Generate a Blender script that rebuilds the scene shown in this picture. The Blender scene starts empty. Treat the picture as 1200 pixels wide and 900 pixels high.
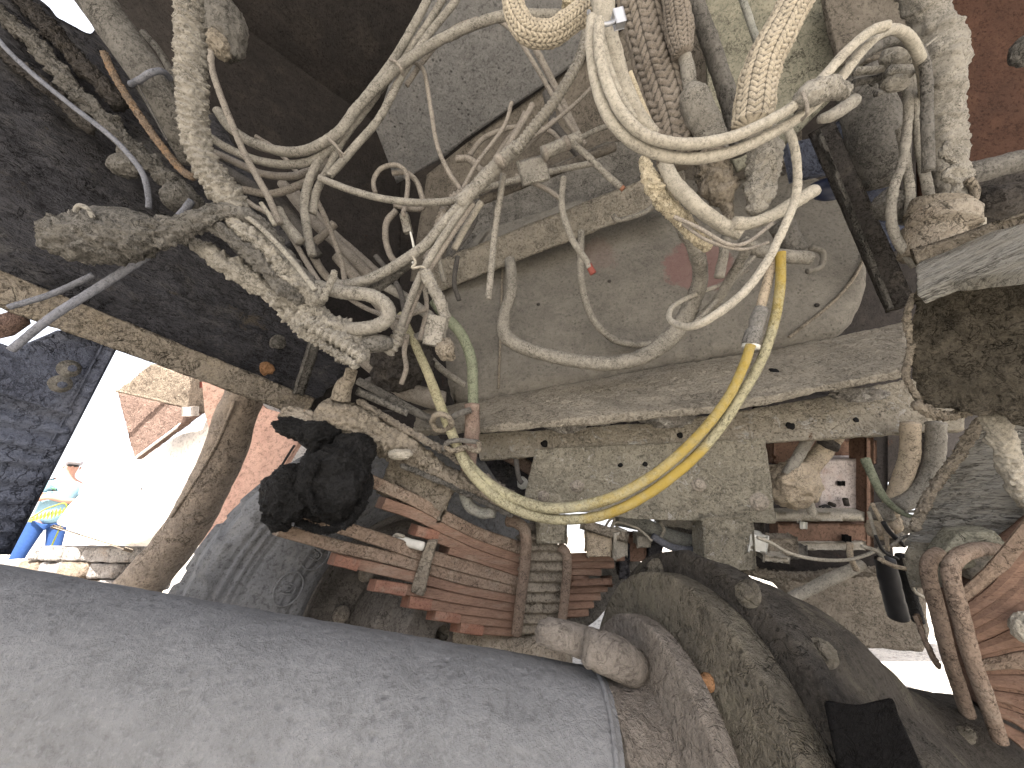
import bpy, bmesh, math, random
import numpy as np
from mathutils import Vector, Matrix
from mathutils.bvhtree import BVHTree
random.seed(7)
S = bpy.context.scene
COL = S.collection
R = math.radians

# ------------------------------------------------------------------ camera
H = 0.72
PITCH = R(22)
cd = bpy.data.cameras.new('camera')
cd.sensor_width = 36; cd.lens = 36*433/1200
cd.clip_start = 0.01; cd.clip_end = 2000
cam = bpy.data.objects.new('camera', cd); COL.objects.link(cam)
cam.location = (0, 0, H); cam.rotation_euler = (math.pi/2+PITCH, 0, 0)
S.camera = cam
# ------------------------------------------------------------------ world, sun, exposure
SUN_EL, SUN_AZ = R(56), R(170)      # azimuth measured clockwise from +Y: the sun stands behind the camera
w = bpy.data.worlds.new("World"); S.world = w; w.use_nodes = True
nt = w.node_tree
sky = nt.nodes.new('ShaderNodeTexSky'); sky.sky_type = 'NISHITA'; sky.sun_disc = False
sky.sun_elevation = SUN_EL; sky.sun_rotation = SUN_AZ
sky.dust_density = 8.0; sky.ozone_density = .3; sky.air_density = .8
bg = nt.nodes['Background']; bg.inputs[1].default_value = 0.15
# thin bright overcast veil over the whole sky, evenly white as in the photograph
mxs = nt.nodes.new('ShaderNodeMix'); mxs.data_type = 'RGBA'; mxs.inputs[0].default_value = .7
mxs.inputs[7].default_value = (2.6, 2.6, 2.7, 1)
nt.links.new(sky.outputs[0], mxs.inputs[6]); nt.links.new(mxs.outputs[2], bg.inputs[0])
sl = bpy.data.lights.new('sun', 'SUN'); sl.energy = 5.0; sl.angle = R(0.53); sl.color = (1, .95, .87)
so = bpy.data.objects.new('sun', sl); COL.objects.link(so)
sd = Vector((math.sin(SUN_AZ)*math.cos(SUN_EL), math.cos(SUN_AZ)*math.cos(SUN_EL), math.sin(SUN_EL)))
so.rotation_euler = sd.to_track_quat('Z', 'Y').to_euler()
so.location = (0, 0, 8)
S.view_settings.view_transform = 'Standard'; S.view_settings.look = 'None'
S.view_settings.exposure = 2.6; S.view_settings.gamma = 1.0
S.cycles.use_denoising = True
S.cycles.max_bounces = 10; S.cycles.diffuse_bounces = 3

# ------------------------------------------------------------------ projection helpers
FWD = np.array([0, math.cos(PITCH), math.sin(PITCH)])
UP = np.array([0, -math.sin(PITCH), math.cos(PITCH)])
RT = np.array([1.0, 0, 0])
CAM = np.array([0, 0, H])
def P(x, y, d):
    return CAM + RT*((x-600)/433*d) + UP*(-(y-450)/433*d) + FWD*d
def DIR(x, y):
    return P(x, y, 1.0)-CAM
def plane(a, b, c):
    """plane through three pixel/depth points; returns f(x,y) -> world point on it"""
    a, b, c = P(*a), P(*b), P(*c)
    n = np.cross(b-a, c-a)
    def f(x, y, off=0.0):
        d = DIR(x, y)
        return CAM + d*(np.dot(n, a-CAM)/np.dot(n, d)+off)
    return f

# ------------------------------------------------------------------ noise
def _hash(ix, iy, iz, seed):
    h = (ix*374761393 + iy*668265263 + iz*2147483647 + seed*974634777) & 0xffffffff
    h = ((h ^ (h >> 13))*1274126177) & 0xffffffff
    h = ((h ^ (h >> 15))*2246822519) & 0xffffffff
    return ((h ^ (h >> 16)) & 0xffff)/32767.5-1
def noise(p, seed=0):
    i = np.floor(p).astype(np.int64); f = p-i
    u = f*f*f*(f*(f*6-15)+10)
    r = 0
    for dx in (0, 1):
        wx = u[:, 0] if dx else 1-u[:, 0]
        for dy in (0, 1):
            wy = u[:, 1] if dy else 1-u[:, 1]
            for dz in (0, 1):
                wz = u[:, 2] if dz else 1-u[:, 2]
                r = r+wx*wy*wz*_hash(i[:, 0]+dx, i[:, 1]+dy, i[:, 2]+dz, seed)
    return r
def fbm(p, scale, octv=3, seed=0, ridged=False, gain=.5):
    r = 0; a = 1; t = 0
    for k in range(octv):
        n = noise(p*scale, seed+k*17)
        if ridged: n = 1-2*np.abs(n)
        r = r+a*n; t += a; a *= gain; scale *= 2.03
    return r/t

# ------------------------------------------------------------------ object helpers
WL = {}
def link(name, me, mat, parent=None, loc=(0, 0, 0)):
    o = bpy.data.objects.new(name, me); COL.objects.link(o)
    loc = Vector([float(v) for v in loc]); WL[o] = loc
    if parent is not None:
        o.parent = parent; o.location = loc-WL[parent]
    else: o.location = loc
    if mat is not None: me.materials.append(mat)
    return o
def empty(name, label, cat, loc, group=None, kind=None):
    o = bpy.data.objects.new(name, None); COL.objects.link(o); o.empty_display_size = .05
    loc = Vector([float(v) for v in loc]); o.location = loc; WL[o] = loc
    return tag(o, label, cat, group, kind)
def tag(o, label=None, cat=None, group=None, kind=None):
    if label: o['label'] = label
    if cat: o['category'] = cat
    if group: o['group'] = group
    if kind: o['kind'] = kind
    return o
def mesh(name, v, f, mat, parent=None, loc=None, smooth=True, disp=None):
    """v: (n,3) world verts, f: faces. disp(p)->offset along the normal"""
    v = np.asarray(v, float)
    if loc is None: loc = v.mean(0)
    loc = np.asarray(loc, float)
    me = bpy.data.meshes.new(name)
    me.from_pydata((v-loc).tolist(), [], f if isinstance(f, list) else f.tolist())
    me.update()
    if disp is not None:
        n = np.empty(len(v)*3); me.vertex_normals.foreach_get('vector', n); n = n.reshape(-1, 3)
        v2 = v-loc+n*disp(v)[:, None]
        me.vertices.foreach_set('co', v2.ravel()); me.update()
    if smooth: me.shade_smooth()
    return link(name, me, mat, parent, loc)
def bm_mesh(name, bm, mat, parent=None, loc=None, smooth=True, disp=None):
    bmesh.ops.recalc_face_normals(bm, faces=bm.faces)
    v = np.array([q.co[:] for q in bm.verts]); bm.verts.index_update()
    f = [[q.index for q in fa.verts] for fa in bm.faces]; bm.free()
    return mesh(name, v, f, mat, parent, loc, smooth, disp)
def N(*terms, seed=0):
    """displacement from (amplitude, scale, octaves, ridged) terms"""
    def g(p):
        r = np.zeros(len(p))
        for k, (a, s, o, rd) in enumerate(terms):
            r += a*fbm(p, s, o, seed+k*31, rd)
        return r
    return g

def resample(pts, n_per=None, step=None):
    """Catmull-Rom through rows of pts (any columns); first three are xyz"""
    pts = np.asarray(pts, float)
    if len(pts) == 2: pts = np.vstack([pts[0], pts.mean(0), pts[1]])
    a = np.vstack([2*pts[0]-pts[1], pts, 2*pts[-1]-pts[-2]])
    out = []
    for i in range(1, len(a)-2):
        t = np.linspace(0, 1, 24, endpoint=False)[:, None]
        p0, p1, p2, p3 = a[i-1], a[i], a[i+1], a[i+2]
        out.append(.5*((2*p1)+(-p0+p2)*t+(2*p0-5*p1+4*p2-p3)*t*t+(-p0+3*p1-3*p2+p3)*t**3))
    out.append(pts[-1][None]); out = np.vstack(out)
    s = np.r_[0, np.cumsum(np.linalg.norm(np.diff(out[:, :3], axis=0), axis=1))]
    m = max(3, int(s[-1]/step)+1)
    q = np.linspace(0, s[-1], m)
    return np.stack([np.interp(q, s, out[:, k]) for k in range(out.shape[1])], 1), q

def sweep(name, W, r, mat, style='smooth', parent=None, amp=1.0, seed=None, open_end=False, twist=0.0):
    """tube along world points W (n,3) with radii r; style gives the relief"""
    W = np.asarray(W, float); r = np.broadcast_to(np.asarray(r, float), (len(W),))
    rm = float(np.mean(r))
    fine = {'smooth': .55, 'dusty': .28, 'crust': .10, 'knit': .05, 'braid': .17, 'ribs': .13, 'twist': .1, 'wrap': .12, 'wire': .8}[style]
    seg = {'smooth': 14, 'dusty': 22, 'crust': 52, 'knit': 88, 'braid': 34, 'ribs': 16, 'twist': 56, 'wrap': 44, 'wire': 7}[style]
    q, s = resample(np.c_[W, r], step=max(rm*fine, .0008))
    if seed is None: seed = (len(name)*7+int(abs(W[0, 0])*9973)+int(abs(W[-1, 2])*7919)) % 1000
    c = q[:, :3]; rr = q[:, 3].copy(); n = len(c)
    # natural irregularity of the run itself
    if style not in ('wire',):
        j = np.stack([fbm(c, 9, 2, seed+k) for k in range(3)], 1)
        c = c+j*rm*.18*amp
    t = np.gradient(c, axis=0); t /= np.linalg.norm(t, axis=1)[:, None]
    nn = np.zeros_like(c)
    v = np.cross(t[0], [0.31, .2, .93]); nn[0] = v/np.linalg.norm(v)
    for i in range(1, n):
        v = nn[i-1]-t[i]*np.dot(nn[i-1], t[i]); nn[i] = v/np.linalg.norm(v)
    bb = np.cross(t, nn)
    a = np.linspace(0, 2*math.pi, seg, endpoint=False)
    A = a[None, :]; U = (s/rm)[:, None]
    cosn = np.cos(A+U*twist); sinn = np.sin(A+U*twist)
    dirs = nn[:, None, :]*cosn[..., None]+bb[:, None, :]*sinn[..., None]
    base = c[:, None, :]+dirs*rr[:, None, None]
    flat = base.reshape(-1, 3)
    def fb(sc, o=3, k=0, rid=False): return fbm(flat, sc/rm, o, seed+k, rid).reshape(n, seg)
    h = 0
    if style in ('smooth', 'dusty'):
        h = amp*(.06*fb(.5, 2)+.07*fb(1.7, 3, 5)-.10*np.clip(fb(1.3, 3, 15, True)-.35, 0, 1))
    elif style == 'crust':
        g = fb(.5, 2); m = -fb(.9, 2, 9, True); m2 = -fb(2.3, 2, 19, True)
        h = amp*(.22*g+.26*m+.22*m2*(1+fb(.7, 2, 33))-.10*fb(5.5, 2, 21, True))
    elif style == 'knit':
        K = 8.0
        tri = np.abs(((A*K/(2*math.pi)) % 1)*2-1)
        ph = U*7.6+tri*2.9+fb(.8, 2, 40)*.8
        g = np.abs(np.sin(ph)); edge = 1-np.abs(2*tri-1)
        h = .20*g**.7*(.2+.8*np.clip(edge*2.4, 0, 1))*(.8+.5*fb(.9, 2, 44))+amp*(.07*fb(.6, 2)+.05*fb(3, 2, 7))
    elif style == 'braid':
        g = np.sin(A*8+U*5)*np.sin(A*8-U*5)
        h = .07*g+amp*(.07*fb(.6, 2)+.05*fb(3, 2, 7))
    elif style == 'ribs':
        h = .17*np.sin(U*6.2)+amp*.06*fb(1.2, 2)
    elif style == 'twist':
        g = np.abs(np.sin(A*1.5+U*1.35)); saw = ((A*3/(2*math.pi)+U*1.5+.25*fb(.9, 2, 3)) % 1)
        saw2 = ((A*5/(2*math.pi)-U*1.1+.5*fb(1.6, 2, 13)) % 1)
        h = .12*g+.24*saw**1.5+.24*saw2**2+amp*(-.24*fb(1.8, 3, 9, True)-.10*fb(5, 2, 4, True))
    elif style == 'wrap':
        saw = ((U*.55+A/(2*math.pi)+.12*fb(.6, 2, 3)) % 1)
        h = .12*saw**3+amp*(.10*fb(.6, 2)-.18*fb(1.9, 3, 9, True)+.05*fb(6, 2, 4))
    if not np.isscalar(h):
        base = base+dirs*(h*rr[:, None])[..., None]
    V = base.reshape(-1, 3)
    i = np.arange(n-1)[:, None]; k = np.arange(seg)[None, :]; k2 = (k+1) % seg
    F = np.stack([(i*seg+k), (i*seg+k2), ((i+1)*seg+k2), ((i+1)*seg+k)], -1).reshape(-1, 4).tolist()
    V = V.tolist()
    for e, s_ in ((0, -1), (n-1, 1)):
        if open_end and e: # a hollow end: inner wall and bottom
            b0 = e*seg; i0 = len(V)
            for ring, (ru, du) in enumerate(((.6, 0), (.55, -2.0))):
                for k_ in range(seg):
                    V.append((c[e]+(np.array(V[b0+k_])-c[e])*ru+t[e]*rm*du).tolist())
            for k_ in range(seg):
                kk = (k_+1) % seg
                F.append([b0+k_, b0+kk, i0+kk, i0+k_]); F.append([i0+k_, i0+kk, i0+seg+kk, i0+seg+k_])
            F.append([i0+seg+k_ for k_ in range(seg)])
            continue
        ci = len(V); V.append((c[e]+t[e]*s_*rm*(.25 if style != 'crust' else .5)).tolist()); b0 = e*seg
        for k_ in range(seg):
            F.append([b0+k_, b0+(k_+1) % seg, ci] if e else [b0+(k_+1) % seg, b0+k_, ci])
    o = mesh(name, V, F, mat, parent, loc=c[0])
    run = np.zeros(len(V)); run[:n*seg] = np.repeat(s/s[-1], seg); run[n*seg:] = [0 if k < 1 else 1 for k in range(len(V)-n*seg)]
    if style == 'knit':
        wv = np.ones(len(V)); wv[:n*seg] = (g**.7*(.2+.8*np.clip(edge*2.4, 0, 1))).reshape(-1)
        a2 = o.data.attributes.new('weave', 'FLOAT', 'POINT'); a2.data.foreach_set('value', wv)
    at_ = o.data.attributes.new('run', 'FLOAT', 'POINT'); at_.data.foreach_set('value', run)
    return o

def hose(name, label, cat, pts, d, rpx, mat, style='smooth', group=None, parent=None, **kw):
    """tube traced as (x, y[, depth[, radius px]]) rows"""
    W = []; rr = []
    for q in pts:
        dd = q[2] if len(q) > 2 and q[2] else d
        rp = q[3] if len(q) > 3 else rpx
        W.append(P(q[0], q[1], dd)); rr.append(rp*dd/433*(1+((q[0]-600)**2+(q[1]-450)**2)/433**2)**-.3)
    o = sweep(name, W, rr, mat, style, parent, **kw)
    if parent is None: tag(o, label, cat, group)
    elif label: o['label'] = label
    return o

def slab(name, pts, thick, mat, parent=None, res=.012, disp=None, bevel=0.0, segs=2, direction=None, holes=()):
    """solid from a planar polygon of world points, extruded along direction, cut into a grid, displaced"""
    pts = [Vector([float(c) for c in p]) for p in pts]
    n = Vector((0, 0, 0))
    for i in range(len(pts)): n += (pts[i]-pts[0]).cross(pts[(i+1) % len(pts)]-pts[0])
    n.normalize()
    view = Vector(pts[0]-Vector(CAM.tolist()))
    if n.dot(view) < 0: n = -n
    dr = Vector([float(c) for c in direction]).normalized() if direction is not None else n
    bm = bmesh.new()
    f = bm.faces.new([bm.verts.new(p) for p in pts])
    ex = bmesh.ops.extrude_face_region(bm, geom=[f])
    bmesh.ops.translate(bm, verts=[e for e in ex['geom'] if isinstance(e, bmesh.types.BMVert)], vec=dr*thick)
    if bevel > 0:
        bmesh.ops.bevel(bm, geom=list(bm.edges), offset=bevel, segments=segs, affect='EDGES', profile=.6 if segs < 3 else .5)
    grid_cut(bm, n, pts[1]-pts[0], res, thick)
    return bm_mesh(name, bm, mat, parent, disp=disp)
def grid_cut(bm, n, x, res, thick=None):
    if not res: return
    x = (x-n*x.dot(n)).normalized(); y = n.cross(x)
    for ax, rs in ((x, res), (y, res), (n, max(res, (thick or 1)/6))):
        pr = [v.co.dot(ax) for v in bm.verts]; lo, hi = min(pr), max(pr)
        k = max(1, int((hi-lo)/rs))
        if k > 160: k = 160
        for i in range(1, k):
            bmesh.ops.bisect_plane(bm, geom=bm.verts[:]+bm.edges[:]+bm.faces[:], dist=1e-6,
                                   plane_co=ax*(lo+(hi-lo)*(i+.13)/k), plane_no=ax)
    bmesh.ops.triangulate(bm, faces=[f for f in bm.faces if len(f.verts) > 4])
def box(name, c, ex, ey, ez, mat, parent=None, res=.012, disp=None, bevel=0.004):
    """box from centre and three half vectors"""
    c, ex, ey, ez = [Vector([float(q) for q in v]) for v in (c, ex, ey, ez)]
    bm = bmesh.new(); bmesh.ops.create_cube(bm, size=2)
    for v in bm.verts:
        x, y, z = v.co; v.co = c+ex*x+ey*y+ez*z
    if bevel > 0: bmesh.ops.bevel(bm, geom=list(bm.edges), offset=bevel, segments=2, affect='EDGES', profile=.6)
    if res: grid_cut(bm, ez.normalized(), ex, res, ez.length*2)
    return bm_mesh(name, bm, mat, parent, disp=disp, smooth=bool(res))
def pbox(name, x, y, d, wpx, hpx, thick, mat, parent=None, rot=0, yaw=0, **kw):
    """box whose front faces the camera about pixel x,y, sizes in pixels, thick in metres"""
    c = P(x, y, d+thick/2); s = d/433/2
    ca, sa = math.cos(R(rot)), math.sin(R(rot)); cy, sy = math.cos(R(yaw)), math.sin(R(yaw))
    r = RT*cy+FWD*sy; fw = FWD*cy-RT*sy
    ex = (r*ca-UP*sa)*wpx*s; ey = (r*sa+UP*ca)*hpx*s
    return box(name, c, ex, ey, fw*thick/2, mat, parent, **kw)
def lathe(name, o, ax, prof, mat, parent=None, seg=96, disp=None, step=.006, refv=(0, 0, 1)):
    """solid of revolution: prof rows (s, r)"""
    o = np.asarray(o, float); ax = np.asarray(ax, float)/np.linalg.norm(ax)
    n = np.cross(ax, refv); n /= np.linalg.norm(n); b = np.cross(ax, n)
    pr = []
    for (s0, r0), (s1, r1) in zip(prof, prof[1:]):
        k = max(1, int(math.hypot(s1-s0, r1-r0)/step))
        for i in range(k): pr.append((s0+(s1-s0)*i/k, r0+(r1-r0)*i/k))
    pr.append(prof[-1]); pr = np.array(pr)
    a = np.linspace(0, 2*math.pi, seg, endpoint=False)
    V = o+ax*pr[:, 0][:, None, None]+(n*np.cos(a)[:, None]+b*np.sin(a)[:, None])[None]*pr[:, 1][:, None, None]
    m = len(pr); V = V.reshape(-1, 3)
    i = np.arange(m-1)[:, None]; k = np.arange(seg)[None]; k2 = (k+1) % seg
    F = np.stack([(i*seg+k), ((i+1)*seg+k), ((i+1)*seg+k2), (i*seg+k2)], -1).reshape(-1, 4)
    me = mesh(name, V, F, mat, parent, disp=disp, loc=o)
    return me
def bvh(o):
    me = o.data; l = WL[o]
    return BVHTree.FromPolygons([v.co+l for v in me.vertices], [tuple(p.vertices) for p in me.polygons])
def hit(tree, x, y):
    d = Vector(DIR(x, y).tolist()).normalized()
    h = tree.ray_cast(Vector(CAM.tolist()), d)
    if h[0] is None: return None, None
    n = h[1]
    return np.array(h[0][:]), np.array((n if n.dot(d) < 0 else -n)[:])
def bolt(name, c, n, r, h, mat, parent=None, washer=True, sides=6, seed=0, disp=.06, tip=0):
    c = np.asarray(c, float); n = np.asarray(n, float)/np.linalg.norm(n)
    v = np.cross(n, [.3, .5, .81]); v /= np.linalg.norm(v); b = np.cross(n, v)
    V = []; F = []
    rings = []
    if washer: rings += [(-.3*h, 1.55*r, 24), (.12*h, 1.5*r, 24), (.16*h, 1.12*r, sides*4)]
    else: rings += [(-.4*h, 1.0*r, 24)]
    rings += [(.2*h, r, 24), (.85*h, r, 24), (h, .84*r, 24)]
    if tip: rings += [(h, .6*r, 24), (h+tip, .58*r, 24), (h+tip*1.08, .4*r, 24)]
    for (s, q, _) in rings:
        hexed = (s >= .19*h and s <= h+1e-9 and q > .7*r)
        for k in range(24):
            a = 2*math.pi*k/24+seed
            rr = q
            if hexed: rr = q*math.cos(math.pi/sides)/math.cos(((a-seed) % (2*math.pi/sides))-math.pi/sides)*1.08
            V.append(c+n*s+(v*math.cos(a)+b*math.sin(a))*rr)
    for i in range(len(rings)-1):
        for k in range(24):
            F.append([i*24+k, i*24+(k+1) % 24, (i+1)*24+(k+1) % 24, (i+1)*24+k])
    F.append([(len(rings)-1)*24+k for k in range(24)])
    return mesh(name, V, F, mat, parent, loc=c, disp=N((disp*r, 1.2/r, 2, False), seed=int(seed*10)+3))

# ------------------------------------------------------------------ materials
def node_mat(name): 
    m = bpy.data.materials.new(name); m.use_nodes = True
    return m, m.node_tree, m.node_tree.nodes['Principled BSDF']
def grime(name, c1, c2, c3=None, sc=1.0, bump=.5, bd=.004, pits=.5, rough=.93, flakes=0.0, flake_col=(.62, .6, .56), spots=None, spot_amt=.5, streak=None, metal=0, fine=1.0, cracks=.8, micro=.75, weave=False):
    """a dusty, muddy surface: two base tones, a third in blotches, pits and grains with their own relief"""
    m, nt, bs = node_mat(name)
    L = nt.links.new
    def nd(t, **k):
        n = nt.nodes.new(t)
        for a, b in k.items(): setattr(n, a, b)
        return n
    tc = nd('ShaderNodeNewGeometry'); mp = nd('ShaderNodeMapping'); L(tc.outputs['Position'], mp.inputs[0])
    if streak: mp.inputs['Scale'].default_value = streak
    def noi(s, det=5, rg=.6, dist=0.0, seed=0):
        n = nd('ShaderNodeTexNoise'); n.inputs['Scale'].default_value = s*sc; n.inputs['Detail'].default_value = det
        n.inputs['Roughness'].default_value = rg; n.inputs['Distortion'].default_value = dist
        if seed:
            a = nd('ShaderNodeVectorMath', operation='ADD'); a.inputs[1].default_value = (seed*3.1, seed*1.7, seed*.9)
            L(mp.outputs[0], a.inputs[0]); L(a.outputs[0], n.inputs['Vector'])
        else: L(mp.outputs[0], n.inputs['Vector'])
        return n.outputs['Fac']
    def ramp(x, a, b, lo=0., hi=1.):
        r = nd('ShaderNodeMapRange'); r.inputs['From Min'].default_value = a; r.inputs['From Max'].default_value = b
        r.inputs['To Min'].default_value = lo; r.inputs['To Max'].default_value = hi; L(x, r.inputs['Value']); return r.outputs[0]
    def mix(f, a, b, blend='MIX'):
        n = nd('ShaderNodeMix', data_type='RGBA', blend_type=blend)
        if isinstance(f, float): n.inputs[0].default_value = f
        else: L(f, n.inputs[0])
        for s_, v in ((6, a), (7, b)):
            if isinstance(v, tuple): n.inputs[s_].default_value = (*v, 1)
            else: L(v, n.inputs[s_])
        return n.outputs[2]
    def mul(a, b):
        n = nd('ShaderNodeMath', operation='MULTIPLY')
        for i, v in enumerate((a, b)):
            if isinstance(v, (int, float)): n.inputs[i].default_value = v
            else: L(v, n.inputs[i])
        return n.outputs[0]
    def add(a, b):
        n = nd('ShaderNodeMath', operation='ADD')
        for i, v in enumerate((a, b)):
            if isinstance(v, (int, float)): n.inputs[i].default_value = v
            else: L(v, n.inputs[i])
        return n.outputs[0]
    big = noi(7, 6, .65, .4); med = noi(38, 6, .68, .3, 3); fin = noi(150, 6, .75, .3, 5); gr_ = noi(420, 3, .7, 0, 33)
    col = mix(ramp(big, .36, .64), c1, c2)
    if c3: col = mix(mul(ramp(noi(13, 7, .7, .6, 9), .52, .66), .85), col, c3)
    col = mix(ramp(med, .35, .7, 0., .55), col, tuple(min(1, q*1.45) for q in c1))
    col = mix(ramp(fin, .49, .37, 0., micro), col, tuple(q*.36 for q in c1))
    col = mix(ramp(gr_, .52, .68, 0., .35), col, tuple(min(1, q*1.6) for q in c1))
    # pits: small dark holes with their own depth
    vo = nd('ShaderNodeTexVoronoi'); vo.inputs['Scale'].default_value = 120*sc*fine; vo.inputs['Randomness'].default_value = 1
    L(mp.outputs[0], vo.inputs['Vector'])
    pit = mul(ramp(vo.outputs['Distance'], .32, .12), ramp(noi(22, 3, .6, 0, 13), .45, .62))
    if pits: col = mix(mul(pit, pits), col, tuple(q*.28 for q in c1))
    if flakes: col = mix(mul(ramp(noi(30, 8, .78, .8, 21), .56-.12*(flakes-.5), .62), 1.0), col, flake_col)
    if spots: col = mix(ramp(noi(11, 8, .75, .9, 27), .66-.12*spot_amt, .72-.12*spot_amt), col, spots)
    # wandering cracks in the dried mud, dark where they open
    def crack(s_, seed, w_):
        v_ = noi(s_, 4, .6, .5, seed)
        a_ = nd('ShaderNodeMath', operation='SUBTRACT'); L(v_, a_.inputs[0]); a_.inputs[1].default_value = .5
        b_ = nd('ShaderNodeMath', operation='ABSOLUTE'); L(a_.outputs[0], b_.inputs[0])
        return ramp(b_.outputs[0], w_, 0.)
    ck = add(mul(crack(34, 41, .022), ramp(noi(9, 3, .6, 0, 43), .42, .55)), mul(mul(crack(85, 47, .035), ramp(noi(16, 3, .6, 0, 49), .45, .58)), .8))
    if cracks: col = mix(mul(ck, cracks), col, tuple(q*.22 for q in c1))
    if weave:   # shade between the threads painted in, dark where the weave lies low
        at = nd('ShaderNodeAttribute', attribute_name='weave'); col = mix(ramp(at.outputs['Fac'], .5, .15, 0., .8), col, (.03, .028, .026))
    L(col, bs.inputs['Base Color'])
    h = add(mul(med, 1.5), mul(fin, 1.0)); h = add(h, mul(gr_, .22)); h = add(h, mul(ck, -.55*min(1, cracks*2))); h = add(h, mul(pit, -.45)); h = add(h, mul(big, 1.5))
    bp = nd('ShaderNodeBump'); bp.inputs['Strength'].default_value = bump; bp.inputs['Distance'].default_value = bd*4.6/max(.6, sc)
    L(h, bp.inputs['Height']); L(bp.outputs[0], bs.inputs['Normal'])
    L(ramp(fin, .3, .7, rough-.08, min(1, rough+.05)), bs.inputs['Roughness'])
    bs.inputs['Metallic'].default_value = metal
    bs.inputs['Specular IOR Level'].default_value = .05 if name not in ('dusty grey painted tube', 'sunlit cream paint', 'black greasy rubber') else .15
    m['nodes'] = 1
    return m
def plain(name, c, rough=.6, metal=0):
    m, nt, bs = node_mat(name)
    n = nt.nodes.new('ShaderNodeTexNoise'); n.inputs['Scale'].default_value = 60; n.inputs['Detail'].default_value = 5
    r = nt.nodes.new('ShaderNodeMix'); r.data_type = 'RGBA'
    tc = nt.nodes.new('ShaderNodeTexCoord'); nt.links.new(tc.outputs['Object'], n.inputs['Vector'])
    nt.links.new(n.outputs['Fac'], r.inputs[0])
    r.inputs[6].default_value = (*[q*.7 for q in c], 1); r.inputs[7].default_value = (*[min(1, q*1.25) for q in c], 1)
    nt.links.new(r.outputs[2], bs.inputs['Base Color'])
    bs.inputs['Specular IOR Level'].default_value = .15 if rough > .5 else .5
    bs.inputs['Roughness'].default_value = rough; bs.inputs['Metallic'].default_value = metal
    return m
M = {}
M['mud'] = grime('dried mud', (.26, .23, .185), (.19, .165, .135), (.33, .295, .24), bump=.7, pits=.6)
M['mud_hose'] = grime('dusty hose', (.225, .213, .187), (.16, .151, .133), (.295, .279, .245), sc=1.6, bump=.45, pits=.65)
M['mud_pale'] = grime('pale dust', (.315, .295, .25), (.25, .233, .198), (.38, .355, .305), sc=1.6, bump=.45, pits=.55, cracks=0.45, micro=0.55)
M['mud_cream'] = grime('cream crust', (.52, .46, .34), (.42, .37, .28), None, sc=1.5, bump=.7, pits=.5)
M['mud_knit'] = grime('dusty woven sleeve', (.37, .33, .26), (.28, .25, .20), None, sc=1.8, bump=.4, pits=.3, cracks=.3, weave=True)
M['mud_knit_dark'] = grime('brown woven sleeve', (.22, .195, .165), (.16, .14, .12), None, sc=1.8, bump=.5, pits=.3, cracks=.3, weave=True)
M['mud_grey'] = grime('grey caked mud', (.20, .191, .173), (.13, .124, .114), (.27, .258, .235), sc=1.1, bump=.85, pits=.6)
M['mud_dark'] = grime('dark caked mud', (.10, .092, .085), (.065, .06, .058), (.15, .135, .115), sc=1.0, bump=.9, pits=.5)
M['wire'] = grime('dusty wire', (.22, .20, .175), (.17, .155, .135), None, sc=2.5, bump=.3, pits=.4)
M['wire_dark'] = grime('dark wire', (.09, .085, .08), (.06, .058, .056), None, sc=2.5, bump=.3, pits=.4)
M['beam'] = grime('muddy crossmember', (.46, .42, .35), (.38, .345, .29), (.53, .485, .41), sc=1.0, bump=1.0, bd=.005, pits=.75, cracks=0.5)
M['web'] = grime('crusted crossmember web', (.45, .41, .335), (.36, .325, .27), (.52, .48, .40), sc=1.0, bump=1.0, bd=.005, pits=.8, flakes=.55, flake_col=(.60, .59, .56), spots=(.13, .06, .028), spot_amt=.1, cracks=0.5)
M['gusset'] = grime('olive dusted gusset', (.42, .39, .315), (.35, .325, .262), (.47, .44, .365), sc=1.2, bump=1.0, bd=.005, pits=.8, flakes=.25, cracks=0.4)
M['rail'] = grime('dark frame rail', (.098, .097, .105), (.055, .055, .062), (.18, .172, .16), sc=.8, bump=.9, pits=.5, spots=(.13, .115, .095), spot_amt=.35, rough=.85, streak=(.85, .85, 1.5))
M['rail_edge'] = grime('rail flange', (.27, .24, .20), (.19, .17, .145), (.34, .29, .22), sc=1.0, bump=.8, pits=.6)
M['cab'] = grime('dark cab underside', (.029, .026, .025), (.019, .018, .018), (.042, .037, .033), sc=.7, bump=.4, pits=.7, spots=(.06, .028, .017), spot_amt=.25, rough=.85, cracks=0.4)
M['plate_lit'] = grime('speckled plate in a lit grey', (.15, .15, .15), (.12, .12, .122), (.18, .175, .17), sc=.8, bump=.5, pits=.95, fine=.6, cracks=0.3)
M['plate_brown'] = grime('brown dusted plate', (.12, .108, .092), (.085, .076, .066), (.155, .14, .12), sc=.8, bump=.5, pits=.6)
M['olive'] = grime('olive dusted panel', (.20, .195, .155), (.15, .148, .12), (.25, .24, .19), sc=.8, bump=.5, pits=.8)
M['rustwall'] = grime('dark red brown panel', (.055, .030, .022), (.038, .024, .019), (.075, .043, .03), sc=.7, bump=.35, pits=.4, rough=.8, cracks=0.3)
M['shaft'] = grime('dusty grey painted tube', (.135, .139, .146), (.122, .126, .133), None, sc=.55, bump=0.45, bd=.004, pits=0.08, rough=0.8, cracks=0.12, micro=0.35)
M['shaft_mud'] = grime('muddy yoke', (.30, .27, .24), (.235, .212, .188), (.35, .32, .285), sc=.9, bump=1.0, pits=.4, cracks=0.3, micro=0.5)
M['diff'] = grime('muddy axle casting', (.105, .096, .085), (.058, .054, .05), (.18, .165, .13), sc=.8, bump=1.0, bd=.006, pits=.35, rough=.88, cracks=0.45, micro=0.6)
M['diff_flange'] = grime('muddy flange', (.225, .205, .165), (.15, .138, .118), (.29, .27, .205), sc=.7, bump=1.0, bd=.005, pits=.6, cracks=0.35, micro=0.5)
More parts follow.
